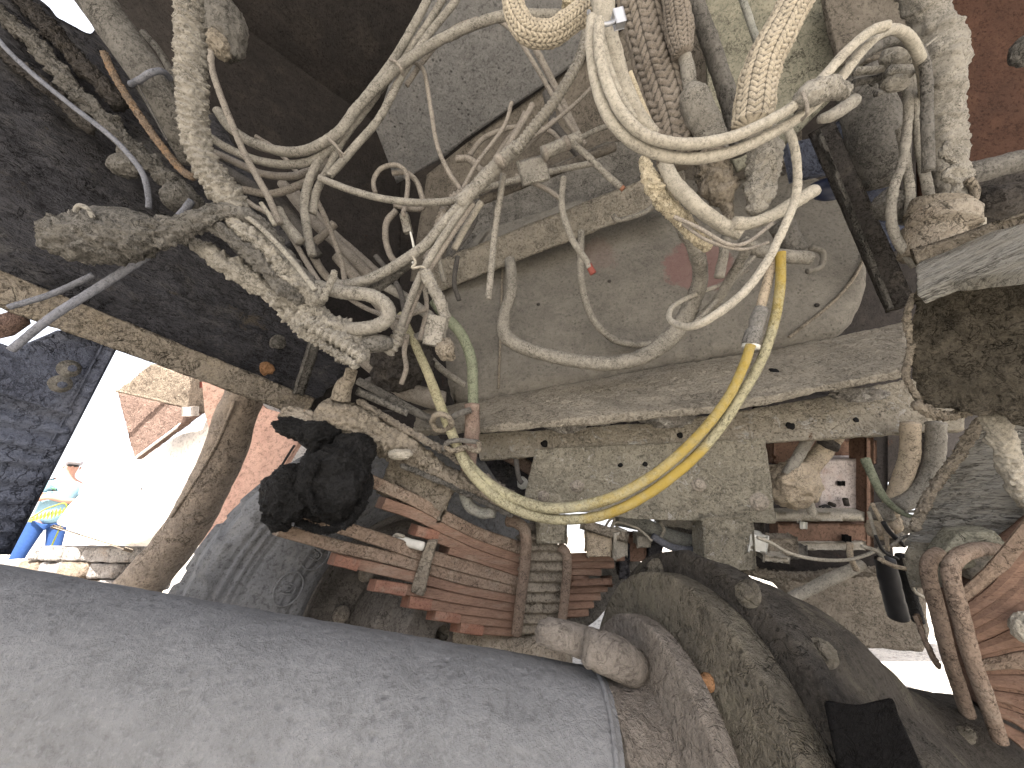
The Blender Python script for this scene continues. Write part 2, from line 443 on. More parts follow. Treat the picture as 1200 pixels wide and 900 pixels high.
M['bolt'] = grime('muddy bolt', (.30, .27, .23), (.22, .2, .175), None, sc=1.5, bump=.6, pits=.4)
M['bolt_rust'] = grime('rusty bolt', (.33, .19, .10), (.24, .13, .07), (.42, .34, .24), sc=1.5, bump=.6, pits=.4)
M['leaf'] = grime('rusty spring steel', (.21, .135, .10), (.155, .103, .08), (.25, .20, .16), sc=1.2, bump=.45, pits=.5, streak=(.35, 1, 2.5), cracks=0.15, micro=0.5)
M['leaf_red'] = grime('bright rust', (.215, .115, .083), (.18, .10, .075), (.22, .17, .135), sc=1.4, bump=.4, pits=.4, cracks=0.2)
M['leaf_mud'] = grime('dusty spring steel', (.26, .20, .155), (.20, .145, .11), (.29, .25, .2), sc=1.2, bump=.6, pits=.5)
M['ubolt'] = grime('rusty dusted bolt rod', (.22, .17, .135), (.16, .125, .10), (.27, .23, .19), sc=1.3, bump=.6, pits=.7)
M['grease'] = grime('black greasy rubber', (.024, .024, .025), (.012, .012, .012), (.05, .05, .052), sc=1.2, bump=1.0, bd=.006, pits=.4, rough=.62, cracks=0.5)
M['tyre'] = grime('dusty tyre', (.14, .142, .145), (.10, .103, .108), (.18, .178, .17), sc=.8, bump=.35, pits=.2, cracks=0.15)
M['rim'] = grime('dusty wheel rim', (.15, .138, .125), (.10, .093, .085), (.21, .195, .175), sc=.8, bump=.4, pits=.4)
M['pipe'] = grime('dusty pipe', (.30, .25, .20), (.22, .19, .165), (.37, .31, .25), sc=.7, bump=.7, pits=.5)
M['pink'] = grime('dusty red fender in a sunlit pink', (.52, .34, .27), (.46, .28, .225), (.56, .40, .32), sc=.5, bump=.3, pits=.2, cracks=0.2)  # pink lightened to carry the sunlight on the red paint
M['wedge'] = grime('mud covered wedge', (.40, .33, .26), (.34, .27, .215), None, sc=.9, bump=1.0, bd=.008, pits=.4)
M['wedge_pink'] = grime('brown red wedge face', (.33, .23, .19), (.28, .195, .165), None, sc=.9, bump=1.0, bd=.008, pits=.3)
M['cream'] = grime('sunlit cream paint', (.74, .70, .66), (.68, .62, .57), None, sc=.4, bump=0.05, pits=0, rough=.5, cracks=0)
M['stone'] = grime('weathered stone', (.55, .52, .50), (.45, .41, .38), (.38, .26, .17), sc=.5, bump=1.0, bd=.01, pits=.3)
M['ground'] = grime('dry gravel ground', (.46, .43, .385), (.40, .37, .33), (.5, .47, .43), sc=.3, bump=.6, bd=.01, pits=.5, cracks=0.5)
M['bracket'] = grime('blue grey metal with flare tint', (.13, .145, .19), (.09, .10, .14), (.18, .19, .23), sc=.8, bump=.8, pits=.5, rough=.75)  # bluish lens flare at the left put into the base colour
M['blue_rod'] = grime('grey blue rod', (.145, .15, .17), (.105, .11, .125), None, sc=1.5, bump=.4, pits=.3, cracks=0.3)
M['rust_orange'] = grime('orange rusted rope', (.17, .125, .09), (.14, .12, .10), (.28, .17, .09), sc=2, bump=.5, pits=.4)
M['rust_cap'] = grime('rusted cream fitting', (.44, .395, .33), (.35, .29, .225), (.50, .46, .395), sc=1.0, bump=.9, pits=.5, spots=(.30, .14, .06), spot_amt=.15)
M['grime_cake'] = grime('thick brown grime', (.155, .137, .108), (.095, .086, .07), (.23, .20, .155), sc=1.1, bump=1.0, bd=.008, pits=.9, fine=.7)
M['flake'] = grime('peeling pale plate', (.46, .44, .385), (.58, .575, .55), (.30, .265, .21), sc=.8, bump=1.0, pits=.4, streak=(.5, .5, 2.2))
M['grey_hose'] = grime('pale grey hose', (.22, .222, .20), (.17, .173, .158), (.27, .262, .235), sc=1.6, bump=.25, pits=.35)
M['green_hose'] = grime('dusty green hose', (.145, .16, .115), (.115, .125, .095), (.20, .195, .155), sc=1.6, bump=.25, pits=.35)
M['yellow_hose'] = grime('dusty yellow hose', (.36, .29, .09), (.32, .26, .12), (.30, .27, .17), sc=1.3, bump=.25, pits=.45)
M['yellow_grey'] = grime('yellow grey dusted hose', (.46, .42, .22), (.40, .38, .24), (.50, .44, .12), sc=1.3, bump=.25, pits=.35)
M['tan_hose'] = grime('brown dusted hose', (.31, .265, .205), (.26, .22, .17), (.35, .31, .22), sc=1.4, bump=.25, pits=.4)
M['brown_sleeve'] = grime('brown rubber sleeve', (.20, .15, .125), (.155, .12, .10), (.27, .23, .19), sc=1.4, bump=.5, pits=.4)
M['coupling'] = grime('worn grey coupling', (.19, .185, .175), (.12, .118, .112), (.28, .27, .25), sc=1.6, bump=.5, pits=.5)
M['red_wire'] = plain('red wire core', (.17, .05, .04), .6)
M['copper'] = plain('orange wire core', (.20, .10, .065), .6)
M['black'] = plain('black hole', (.006, .006, .006), .9)
M['black_part'] = plain('dull black plastic', (.022, .022, .023), .55)
M['white_p'] = plain('dirty white plastic', (.52, .52, .48), .5)
M['steel'] = plain('worn clamp steel', (.34, .35, .37), .45, .7)
M['box_white'] = grime('dusty white box', (.45, .41, .40), (.38, .34, .33), (.32, .22, .18), sc=.9, bump=.3, pits=.4, cracks=0.2)
M['box_brown'] = grime('brown channel', (.15, .095, .07), (.11, .075, .058), None, sc=.9, bump=.3, pits=.4, cracks=0.1)
M['blue_paint'] = plain('blue painted metal', (.008, .014, .04), .5)
M['skin'] = plain('skin', (.33, .19, .145), .6)
M['shirt'] = plain('light blue cotton shirt', (.17, .28, .34), .85)
M['jeans'] = plain('blue denim', (.02, .05, .15), .9)
M['cap'] = plain('pale cap', (.26, .25, .27), .85)
M['print'] = plain('green shirt print', (.09, .20, .12), .85)
M['print_dark'] = plain('dark shirt print', (.06, .10, .16), .85)
M['frond'] = plain('yellow green frond', (.22, .25, .04), .6)
M['twig'] = plain('grey stem', (.25, .25, .22), .8)

def run_material(name, dust, stops):
    """dust coloured hose whose own paint colour shows along parts of its run"""
    m = grime(name, *dust, sc=1.3, bump=.3, pits=.45)
    nt = m.node_tree; L = nt.links.new; bs = nt.nodes['Principled BSDF']; src = bs.inputs['Base Color'].links[0].from_socket
    a = nt.nodes.new('ShaderNodeAttribute'); a.attribute_name = 'run'
    tc = nt.nodes.new('ShaderNodeTexCoord'); nz = nt.nodes.new('ShaderNodeTexNoise'); nz.inputs['Scale'].default_value = 45; nz.inputs['Detail'].default_value = 8; nz.inputs['Roughness'].default_value = .75
    L(tc.outputs['Object'], nz.inputs['Vector'])
    cr = nt.nodes.new('ShaderNodeValToRGB'); L(a.outputs['Fac'], cr.inputs[0])
    e = cr.color_ramp.elements
    while len(e) < len(stops): e.new(.5)
    for k, (p, v) in enumerate(stops): e[k].position = p; e[k].color = (v, v, v, 1)
    ad = nt.nodes.new('ShaderNodeMath'); ad.operation = 'MULTIPLY_ADD'; L(nz.outputs['Fac'], ad.inputs[0]); ad.inputs[1].default_value = 1.3; L(cr.outputs[0], ad.inputs[2])
    mr = nt.nodes.new('ShaderNodeMapRange'); L(ad.outputs[0], mr.inputs['Value']); mr.inputs['From Min'].default_value = 1.05; mr.inputs['From Max'].default_value = 1.6; mr.inputs['To Max'].default_value = .9
    mx = nt.nodes.new('ShaderNodeMix'); mx.data_type = 'RGBA'; L(mr.outputs[0], mx.inputs[0]); L(src, mx.inputs[6]); mx.inputs[7].default_value = (.27, .195, .04, 1)
    L(mx.outputs[2], bs.inputs['Base Color'])
    return m
YD = ((.255, .24, .16), (.205, .19, .135), (.30, .285, .18))
M['run1'] = run_material('yellow hose under dust', YD, ((0, .75), (.12, .75), (.25, .8), (.40, .45), (.5, .1), (1, .05)))
M['run2'] = run_material('yellow hose under dust, second', YD, ((0, .85), (.12, .6), (.19, .05), (.34, .1), (.42, .95), (.58, .85), (.72, .25), (.8, .05), (1, .0)))
def tank_material():
    m = grime('dusty grey tank', (.17, .16, .14), (.13, .122, .108), (.205, .194, .17), sc=.7, bump=.5, pits=.5, cracks=.12, micro=.45)
    nt = m.node_tree; L = nt.links.new; bs = nt.nodes['Principled BSDF']
    src = bs.inputs['Base Color'].links[0].from_socket
    g = nt.nodes.new('ShaderNodeNewGeometry')
    nz = nt.nodes.new('ShaderNodeTexNoise'); nz.inputs['Scale'].default_value = 14; nz.inputs['Detail'].default_value = 7; nz.inputs['Roughness'].default_value = .7
    L(g.outputs['Position'], nz.inputs['Vector'])
    for (x, y, r) in ((822, 312, .105), (700, 300, .07)):
        c = TANKP(x, y)
        d = nt.nodes.new('ShaderNodeVectorMath'); d.operation = 'DISTANCE'; L(g.outputs['Position'], d.inputs[0]); d.inputs[1].default_value = tuple(c)
        a = nt.nodes.new('ShaderNodeMath'); a.operation = 'MULTIPLY_ADD'; L(nz.outputs['Fac'], a.inputs[0]); a.inputs[1].default_value = .14; L(d.outputs['Value'], a.inputs[2])
        k = nt.nodes.new('ShaderNodeMapRange'); L(a.outputs[0], k.inputs['Value'])
        k.inputs['From Min'].default_value = r+.07; k.inputs['From Max'].default_value = r+.055
        k.inputs['To Max'].default_value = .6 if x > 800 else .2
        mx = nt.nodes.new('ShaderNodeMix'); mx.data_type = 'RGBA'; L(k.outputs[0], mx.inputs[0]); L(src, mx.inputs[6]); mx.inputs[7].default_value = (.20, .105, .10, 1)
        src = mx.outputs[2]
    L(src, bs.inputs['Base Color'])
    return m
def blob(name, c, rx, ry, rz, mat, parent=None, seed=0, amp=.3, freq=1.0, sub=5, rot=None, ridged=True):
    bm = bmesh.new(); bmesh.ops.create_icosphere(bm, subdivisions=sub, radius=1)
    E = rot if rot is not None else np.stack([RT, FWD, UP])
    V = np.array([v.co[:] for v in bm.verts]); bm.verts.index_update()
    F = [[v.index for v in f.verts] for f in bm.faces]; bm.free()
    h = 1+amp*(.7*fbm(V*freq, 1.1, 2, seed)+.5*fbm(V*freq, 2.7, 3, seed+9, ridged)+.2*fbm(V*freq, 9, 3, seed+31))
    V = V*h[:, None]*np.array([rx, ry, rz])
    V = np.asarray(c)+V@E
    return mesh(name, V, F, mat, parent, loc=c)
def pblob(name, x, y, d, wpx, hpx, mat, parent=None, depth=None, rot=0, **kw):
    s = d/433/2; ca, sa = math.cos(R(rot)), math.sin(R(rot))
    E = np.stack([RT*ca-UP*sa, FWD, UP*ca+RT*sa])
    return blob(name, P(x, y, d), wpx*s, depth or min(wpx, hpx)*s, hpx*s, mat, parent, rot=E, **kw)
# ================================================================== setting
g = bmesh.new(); bmesh.ops.create_grid(g, x_segments=1, y_segments=1, size=600)
o = bm_mesh('ground', g, M['ground'], smooth=False); tag(o, 'pale dry gravel ground under and around the truck', None, kind='structure')
# floor of the truck body overhead: it closes the view and casts the shade
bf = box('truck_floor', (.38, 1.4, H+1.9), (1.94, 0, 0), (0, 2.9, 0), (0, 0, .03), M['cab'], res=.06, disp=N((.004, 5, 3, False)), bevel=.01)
tag(bf, 'dark dirt covered underside of the truck body closing the view overhead', 'truck body')
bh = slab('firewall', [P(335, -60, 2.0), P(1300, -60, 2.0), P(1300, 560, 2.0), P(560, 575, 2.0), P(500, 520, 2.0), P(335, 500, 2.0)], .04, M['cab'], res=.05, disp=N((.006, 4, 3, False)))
tag(bh, 'dark steel wall deep behind the cables and the tank', 'bulkhead')

# upper middle plates
pl = plane((540, 167, 1.45), (690, 62, 1.25), (560, 40, 1.2))
o = slab('floor_panel', [pl(545, 164), pl(700, 56), pl(715, -30), pl(520, -30), pl(468, 60), pl(440, 150), pl(465, 215), pl(520, 185)], .02, M['plate_lit'], res=.02, disp=N((.003, 8, 3, False)))  # lighter end of the cavity wall; the light on it is in the grey
tag(o, 'speckled steel panel in a lit grey behind the upper hose bundle', 'steel panel')
pl = plane((545, 170, 1.46), (700, 62, 1.27), (600, 300, 1.5))
o = slab('crossbar_plate', [pl(500, 205), pl(545, 168), pl(702, 58), pl(800, -20), pl(940, -20), pl(940, 190), pl(720, 250), pl(515, 330), pl(480, 330)], .02, M['plate_brown'], res=.025, disp=N((.004, 8, 3, False)))
tag(o, 'brown dusty plate between the grey panel and the diagonal beam', 'steel panel')
pl = plane((560, 320, 1.34), (760, 225, 1.25), (600, 180, 1.4))
o = slab('dusty_shelf', [pl(515, 322), pl(540, 240), pl(760, 145), pl(800, 210)], .02, M['mud_grey'], res=.02, disp=N((.004, 12, 3, False)))
tag(o, 'dust covered ledge just above the diagonal beam', 'ledge')
# sheet wall on the far left side of the cab cavity
pl = plane((250, 60, 1.35), (330, 260, 1.35), (440, 300, 1.6))
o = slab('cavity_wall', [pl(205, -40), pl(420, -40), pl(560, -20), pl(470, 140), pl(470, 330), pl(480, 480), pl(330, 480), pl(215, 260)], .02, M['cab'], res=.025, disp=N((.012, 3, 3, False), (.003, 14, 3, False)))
tag(o, 'brown black curved wall of the cavity behind the looping hoses', 'cab wall')
# right top
pl = plane((930, 60, .98), (1000, 120, .95), (960, -20, .95))
o = slab('olive_panel', [pl(825, -30), pl(1010, -30), pl(1010, 80), pl(930, 160), pl(865, 200), pl(830, 120)], .02, M['olive'], res=.015, disp=N((.004, 12, 3, False)))
tag(o, 'olive dusted panel behind the pale woven sleeve', 'steel panel')
o = slab('brown_tab', [P(962, -20, .9), P(1075, -20, .88), P(1080, 60, .88), P(985, 75, .9)], .015, M['plate_brown'], res=.012, disp=N((.003, 16, 3, False)), bevel=.003)
tag(o, 'brown plate above the arching hoses at top right', 'steel plate')
o = slab('rusty_sheet', [P(1080, -60, 1.0), P(1300, -60, .9), P(1300, 230, .9), P(1080, 300, 1.0)], .02, M['rustwall'], res=.03, disp=N((.006, 5, 3, False)))
tag(o, 'dark red brown panel at the top right behind the thick sleeve', 'steel panel')
o = pblob('mud_lump', 1200, 60, .8, 24, 32, M['mud_grey'], seed=6, amp=.2); tag(o, 'round mud knob on the red brown panel at the right edge', 'knob')
# dark cavity behind the right block
# diagonal beam behind the tubes
def quad_beam(name, a, b, hw, depth, mat, label=None, cat=None, res=.008, disp=None, parent=None, bevel=.006, group=None):
    """straight beam between two pixel/depth points, hw half width in px at each end"""
    A, B = P(*a[:3]), P(*b[:3]); ax = B-A; ln = np.linalg.norm(ax); ax /= ln
    vd = (A+B)/2-CAM; vd /= np.linalg.norm(vd)
    u = np.cross(ax, vd); u /= np.linalg.norm(u); f = np.cross(u, ax)
    if f.dot(vd) < 0: f = -f
    h0 = hw*(a[2]+b[2])/2/433
    o = box(name, (A+B)/2+f*depth/2, ax*ln/2, u*h0, f*depth/2, mat, parent, res=res, disp=disp, bevel=bevel)
    if parent is None: tag(o, label, cat, group)
    elif label: o['label'] = label
    return o
quad_beam('diagonal_beam', (500, 329, 1.18), (800, 212, 1.08), 14, .07, M['beam'], 'mud dusted diagonal beam crossing above the tank', 'beam', disp=N((.004, 18, 4, False), (.002, 90, 2, False)), bevel=.008)

# ------------------------------------------------------------------ tank
TANKP = plane((540, 400, 1.12), (1000, 330, 1.02), (760, 240, 1.25))
M['tank'] = tank_material()
tp = [(512, 330), (560, 262), (760, 200), (940, 190), (1005, 222), (1024, 245), (1026, 330), (1018, 358), (990, 388), (750, 432), (560, 472), (530, 470), (520, 450)]
o = slab('fuel_tank', [TANKP(x, y) for x, y in tp], .35, M['tank'], res=.016, bevel=.05, segs=6,
         disp=N((.008, 3.5, 2, False), (.0025, 22, 4, False), (.0012, 90, 2, False)))
tag(o, 'large grey dusty tank with a worn red patch behind the hanging cables', 'tank')
tank = o; tb = bvh(tank)
for (x, y, r) in ((957, 358, .006), (631, 357, .005), (714, 330, .005)):
    c, n = hit(tb, x, y); bolt('rivet', c, n, r, .004, M['mud_dark'], tank, washer=False)
# vertical seam folds on the tank left
sweep('weld_seam', [TANKP(x, y, -.004) for x, y in ((590, 285), (588, 340), (586, 400), (584, 455))], .0035, M['mud'], 'dusty', tank)
sweep('weld_seam', [TANKP(x, y, -.004) for x, y in ((925, 395), (985, 345), (1012, 300), (1010, 250))], .004, M['mud'], 'dusty', tank)

# ------------------------------------------------------------------ crossmember
cm = empty('crossmember', 'wide mud crusted steel crossmember running under the tank', 'crossmember', P(560, 510, .93))
pf = plane((565, 500, .885), (1062, 430, .785), (800, 432, .985))
fl = slab('top_flange', [pf(x, y) for x, y in ((487, 482), (620, 458), (760, 433), (900, 412), (1058, 376), (1066, 432), (840, 476), (560, 501), (487, 503))], .018, M['beam'], cm, res=.006,
     disp=N((.006, 9, 3, False), (.0035, 34, 4, True), (.0015, 120, 2, False)), bevel=.003)
pw = plane((565, 537, .945), (1125, 500, .82), (840, 478, .915))
web = slab('web', [pw(x, y) for x, y in ((555, 509), (700, 500), (840, 487), (960, 466), (1066, 444), (1120, 450), (1131, 488), (1128, 503), (900, 518), (563, 538))], .015, M['web'], cm, res=.006,
     disp=N((.004, 9, 3, False), (.003, 36, 4, True), (.0012, 120, 2, False)), bevel=.002)
pg = plane((625, 530, .925), (900, 517, .862), (760, 612, .885))
gu = slab('gusset_plate', [pg(x, y) for x, y in ((628, 527), (897, 514), (903, 560), (909, 613), (740, 608), (613, 590))], .012, M['gusset'], cm, res=.006,
     disp=N((.002, 9, 3, False), (.0025, 45, 4, True), (.001, 130, 2, False)), bevel=.002)
wb, gb, fb_ = bvh(web), bvh(gu), bvh(fl)
for (t, lst, par) in ((wb, ((797, 510, 5), (926, 499, 6), (638, 520, 6), (1003, 492, 4)), web), (gb, ((756, 544, 4), (727, 545, 4)), gu), (fb_, ((907, 434, 7),), fl)):
    for (x, y, r) in lst:
        c, n = hit(t, x, y)
        if c is None: continue
        bolt('bolt_hole', c-n*.004, n, r*.62/433, .006, M['black'], par, washer=False, disp=.25, sides=24)
for (x, y, r) in ((676, 568, 6), (637, 582, 5), (819, 567, 6), (890, 588, 7)):
    c, n = hit(gb, x, y)
    if c is not None: bolt('rivet', c, n, r*.85/433, .008, M['bolt'], cm)
# crusted bolt lumps under the flange lip
M['flaky'] = grime('white flaking crust', (.33, .31, .28), (.2, .19, .175), (.6, .6, .58), sc=1.3, bump=1.0, pits=.6, flakes=.8)
for k, (x, y, ww, hh, d) in enumerate(((662, 497, 46, 18, .90), (777, 487, 60, 26, .865), (700, 494, 30, 9, .895), (1005, 462, 60, 16, .83))):
    pblob('crusted_bolt', x, y, d, ww, hh, M['flaky'], cm, seed=k*7+1, amp=.5, freq=1.6, sub=5)
pblob('gap_shade_lump', 745, 474, .905, 90, 6, M['mud_dark'], cm, seed=3, amp=.5)  # dark lump painting the shade between flange and web
# stub under the gusset
o = pbox('mounting_stub', 847, 632, .86, 56, 62, .05, M['gusset'], res=.006, disp=N((.004, 30, 3, True), (.0015, 100, 2, False)), rot=-3); tag(o, 'square muddy mounting stub hanging under the gusset plate', 'bracket')
o = pbox('hanger_tab', 872, 622, .90, 34, 34, .03, M['mud_dark'], res=.006, disp=N((.006, 30, 3, True))); tag(o, 'dark crumbling tab between the mounting stub and the brown channel', 'bracket')

# ------------------------------------------------------------------ right block and right side
blk = empty('frame_end', 'thick grime caked frame end with a grey plate on top, at the right edge', 'frame', P(1130, 480, .62))
pb = plane((1065, 330, .62), (1200, 330, .52), (1120, 480, .60))
o = slab('caked_face', [pb(x, y) for x, y in ((1068, 340), (1110, 322), (1230, 300), (1230, 520), (1170, 488), (1120, 486), (1074, 476), (1064, 440))], .06, M['grime_cake'], blk, res=.006,
         disp=N((-.010, 9, 3, True), (-.008, 34, 4, True), (.002, 120, 2, False)), bevel=.004)
pb2 = plane((1070, 330, .61), (1200, 270, .51), (1085, 292, .66))
o = slab('top_plate', [pb2(x, y) for x, y in ((1072, 300), (1090, 290), (1240, 252), (1240, 312), (1110, 330), (1074, 346))], .02, M['flake'], blk, res=.006,
         disp=N((.0025, 12, 3, False), (.0012, 60, 3, True)), bevel=.003)
o = quad_beam('top_rim', (1075, 300, .64), (1240, 246, .50), 6, .02, M['mud'], None, None, parent=blk, disp=N((.003, 30, 3, True)))
hose('crust_edge', None, None, [(1072, 345), (1063, 372), (1068, 405), (1062, 440), (1078, 472)], .63, 5, M['mud'], 'crust', parent=blk)
hose('crust_edge', None, None, [(1072, 474), (1105, 488), (1135, 482)], .62, 9, M['mud'], 'crust', parent=blk)

pq = plane((1060, 640, .74), (1150, 500, .66), (1200, 600, .62))
o = slab('peeling_panel', [pq(x, y) for x, y in ((1058, 640), (1085, 590), (1122, 520), (1150, 487), (1240, 480), (1240, 640), (1180, 632), (1100, 640))], .03, M['flake'], res=.008,
         disp=N((.004, 10, 3, False), (.003, 38, 4, True)), bevel=.004); tag(o, 'peeling pale plate beneath the grime caked frame end', 'plate')
o = hose('plate_rib', 'thick crusted rib over the peeling pale plate', 'rib', [(1165, 485), (1180, 530), (1195, 570), (1230, 620)], .6, [18, 16, 18, 22][0], M['mud_pale'], 'crust', amp=.7)
o = hose('crust_seam', 'rough crusted seam beside the two fat grey hoses', 'seam', [(1150, 492), (1118, 540), (1090, 580), (1070, 620)], .66, 8, M['mud'], 'crust')

# rusty fitting column and pipe
ft = empty('standpipe', 'rust and cream coloured capped fitting on top of the grey plate', 'pipe fitting', P(1090, 290, .66))
for (y0, y1, r0, mt) in ((300, 268, 28, 'rust_cap'), (268, 252, 31, 'rust_cap'), (252, 236, 26, 'mud')):
    sweep('collar', [P(1096+(300-y0)*.15, y0, .66), P(1096+(300-y1)*.15, y1, .66)], r0*.66/433, M[mt], 'dusty', ft, amp=1.8)
hose('fitting_ring', None, None, [(1118, 232), (1138, 236), (1142, 222), (1134, 210)], .66, 6, M['mud'], 'dusty', parent=ft)
hose('cross_pipe', 'horizontal dusty pipe leaving the right edge', 'pipe', [(1128, 207), (1165, 198), (1240, 174)], .7, 17, M['mud_grey'], 'dusty', amp=1.3)
o = slab('dark_opening', [P(1120, 200, .95), P(1260, 190, .85), P(1260, 300, .85), P(1110, 300, .95)], .02, M['mud_dark'], res=.02, disp=N((.01, 12, 3, True))); tag(o, 'dark mud lined recess above the frame end', 'recess')
o = pblob('mud_ball', 1175, 238, .8, 70, 42, M['mud_dark'], seed=12, amp=.2); tag(o, 'dark round lump inside the recess above the frame end', 'mud lump')
o = bolt('loose_stud', P(1152, 264, .62), UP, .004, .012, M['mud_pale'], washer=False); tag(o, 'small pale stud on the grey plate', 'bolt')

# dark strut and blue slivers
st = quad_beam('dark_strut', (962, 150, .84), (1055, 360, .78), 11, .02, M['mud_dark'], 'straight dark scratched bar slanting beside the tank', 'bar', disp=N((.0012, 30, 3, False)), bevel=.003)
quad_beam('bar_lip', (958, 152, .83), (1044, 362, .77), 2.2, .01, M['mud_grey'], None, None, parent=st, disp=N((.0012, 60, 3, False)), bevel=.001)
quad_beam('grey_strip', (990, 140, .95), (1050, 290, .92), 15, .02, M['bracket'], 'smooth blue grey strip behind the dark slanted bar', 'strip', disp=N((.001, 20, 2, False)))
quad_beam('blue_reservoir', (1006, 135, .93), (1018, 175, .92), 5, .02, M['blue_paint'], 'narrow blue painted part above the dark slanted bar', 'blue part', bevel=.004)
o = pbox('blue_bracket', 955, 185, 1.0, 62, 40, .02, M['bracket'], rot=-12, res=None); tag(o, 'blue grey plate behind the lower end of the woven sleeve', 'plate')
o = pblob('mud_boss', 972, 222, .98, 50, 24, M['blue_paint'], seed=4, amp=.1, sub=3); tag(o, 'small dark blue part next to the blue grey plate', 'blue part')

# mud coated canister at the right
can = hose('canister', 'round mud coated canister behind the thin hose strands', 'canister', [(1002, 92, .86, 27), (1018, 130, .86, 33), (1028, 175, .86, 34), (1040, 212, .86, 26)], .86, 30, M['mud_grey'], 'dusty', amp=.7)
hose('canister_ear', None, None, [(1022, 98), (1032, 92), (1034, 106), (1026, 110)], .78, 4.5, M['mud_grey'], 'dusty', parent=can)
o = pblob('mud_lump', 1042, 240, .72, 30, 34, M['mud_grey'], seed=22, amp=.3); tag(o, 'mud lump beside the thin strands above the rusty fitting', 'mud lump')
o = pblob('mud_lump', 1068, 248, .71, 30, 30, M['mud_grey'], seed=25, amp=.3); tag(o, 'mud lump touching the rusty cream fitting', 'mud lump')

# ------------------------------------------------------------------ left frame rail
rail = empty('frame_rail', 'dark frame rail with a pale lower flange running along the left', 'frame rail', P(130, 390, .8))
pr = plane((0, 330, .62), (350, 475, 1.0), (120, 100, .85))
o = slab('rail_web', [pr(x, y) for x, y in ((-160, 60), (-60, -60), (20, -40), (46, -8), (72, 18), (104, 34), (150, 30), (250, 170), (330, 300), (430, 420), (360, 478), (133, 390), (-160, 270))], .02, M['rail'], rail, res=.012,
     disp=lambda p: N((.012, 7, 3, False), (-.010, 20, 4, True), (.003, 80, 2, False))(p)+.004*np.sin(130*((p-CAM)@UP)+60*((p-CAM)@RT)+4*fbm(p, 7, 2, 3))*np.clip(1.5*fbm(p, 5, 2, 9)+.5, 0, 1), bevel=.003)
rw = bvh(o)
pe = plane((0, 335, .60), (350, 475, .97), (60, 358, .68))
quad_beam('lower_flange', (-60, 316, .56), (362, 478, .98), 14, .03, M['rail_edge'], None, None, parent=rail, disp=N((.003, 14, 3, False), (.0018, 60, 3, True)), bevel=.004)
quad_beam('flange_ridge', (-60, 299, .565), (352, 466, .975), 3.5, .02, M['mud_grey'], None, None, parent=rail, disp=N((.002, 40, 3, True)), bevel=.002)
for (x, y, r) in ((326, 402, 13), (313, 433, 12)):
    c, n = hit(rw, x, y)
    if c is not None: bolt('bolt', c, n, r*.8/433*.62, .010, M['bolt_rust'] if y > 410 else M['mud_grey'], rail, seed=x)
quad_beam('web_rib', (371, 395, .93), (350, 460, .93), 3, .02, M['mud_grey'], None, None, parent=rail, disp=N((.003, 40, 3, True)))
hose('caked_run', 'rough ridge of dried mud lying along the inside of the frame rail', 'mud ridge', [(-40, -10), (30, 40), (67, 84), (110, 130), (150, 170), (190, 205), (230, 240)], .74, 16, M['mud_grey'], 'crust', amp=1.2)
hose('caked_run', 'lower broken mud ridge at the upper left corner', 'mud ridge', [(-40, 30), (10, 68), (60, 108), (105, 150)], .72, 12, M['mud_dark'], 'crust', amp=1.3)
hose('caked_run', 'dark mud ridge at the top left corner beside the bright gap', 'mud ridge', [(-30, -40), (20, -6), (60, 36), (105, 84), (140, 120)], .76, 15, M['mud_dark'], 'crust', amp=1.2)

# left bracket with two nuts
br = empty('leg_bracket', 'grey bracket with a blue flare tint, two nuts and a rippled mud skin at the left edge', 'bracket', P(40, 520, .8))
p3 = plane((0, 400, .60), (130, 400, .72), (20, 600, .62))
o = slab('bracket_plate', [p3(x, y) for x, y in ((-60, 388), (4, 402), (20, 408), (72, 386), (132, 402), (84, 488), (-60, 440))], .02, M['bracket'], br, res=.008, disp=N((.003, 20, 3, False)), bevel=.003)
bb_ = bvh(o)
for (x, y) in ((81, 432), (70, 450)):
    c, n = hit(bb_, x, y); b_ = bolt('nut', c, n, .0105, .011, M['mud_grey'], br, seed=1)
    bolt('stud_end', c+n*.008, n, .0055, .005, M['bracket'], b_, washer=False, sides=24)
p4 = plane((0, 470, .62), (85, 485, .68), (20, 600, .64))
def ripple(p):
    q = (p-CAM); u = q@UP; x = q@RT
    return .008*np.sin(190*(u+.5*x)+3.5*fbm(p, 9, 2, 5))*(.6+.6*fbm(p, 14, 2, 8))+.003*fbm(p, 40, 3, 4)
o = slab('rippled_leg', [p4(x, y) for x, y in ((-60, 444), (-6, 462), (88, 486), (52, 556), (10, 636), (-60, 700))], .03, M['bracket'], br, res=.005, disp=ripple, bevel=.003)
quad_beam('leg_edge', (131, 400, .70), (2, 648, .64), 5, .02, M['bracket'], None, None, parent=br, bevel=.003)
# small rusted tabs seen in the gaps at the left edge
o = slab('rusty_tab', [P(-40, 380, .9), P(20, 362, .9), (P(24, 378, .9)), P(4, 392, .9), P(-40, 402, .9)], .02, M['wedge_pink'], res=None); tag(o, 'rusty tab in the gap above the flare tinted bracket', 'tab')
o = slab('red_tag', [P(2, 462, .85), P(16, 455, .85), P(19, 464, .85), P(3, 474, .85)], .01, M['red_wire'], res=None); tag(o, 'small red tag in the gap at the left edge', 'tag')

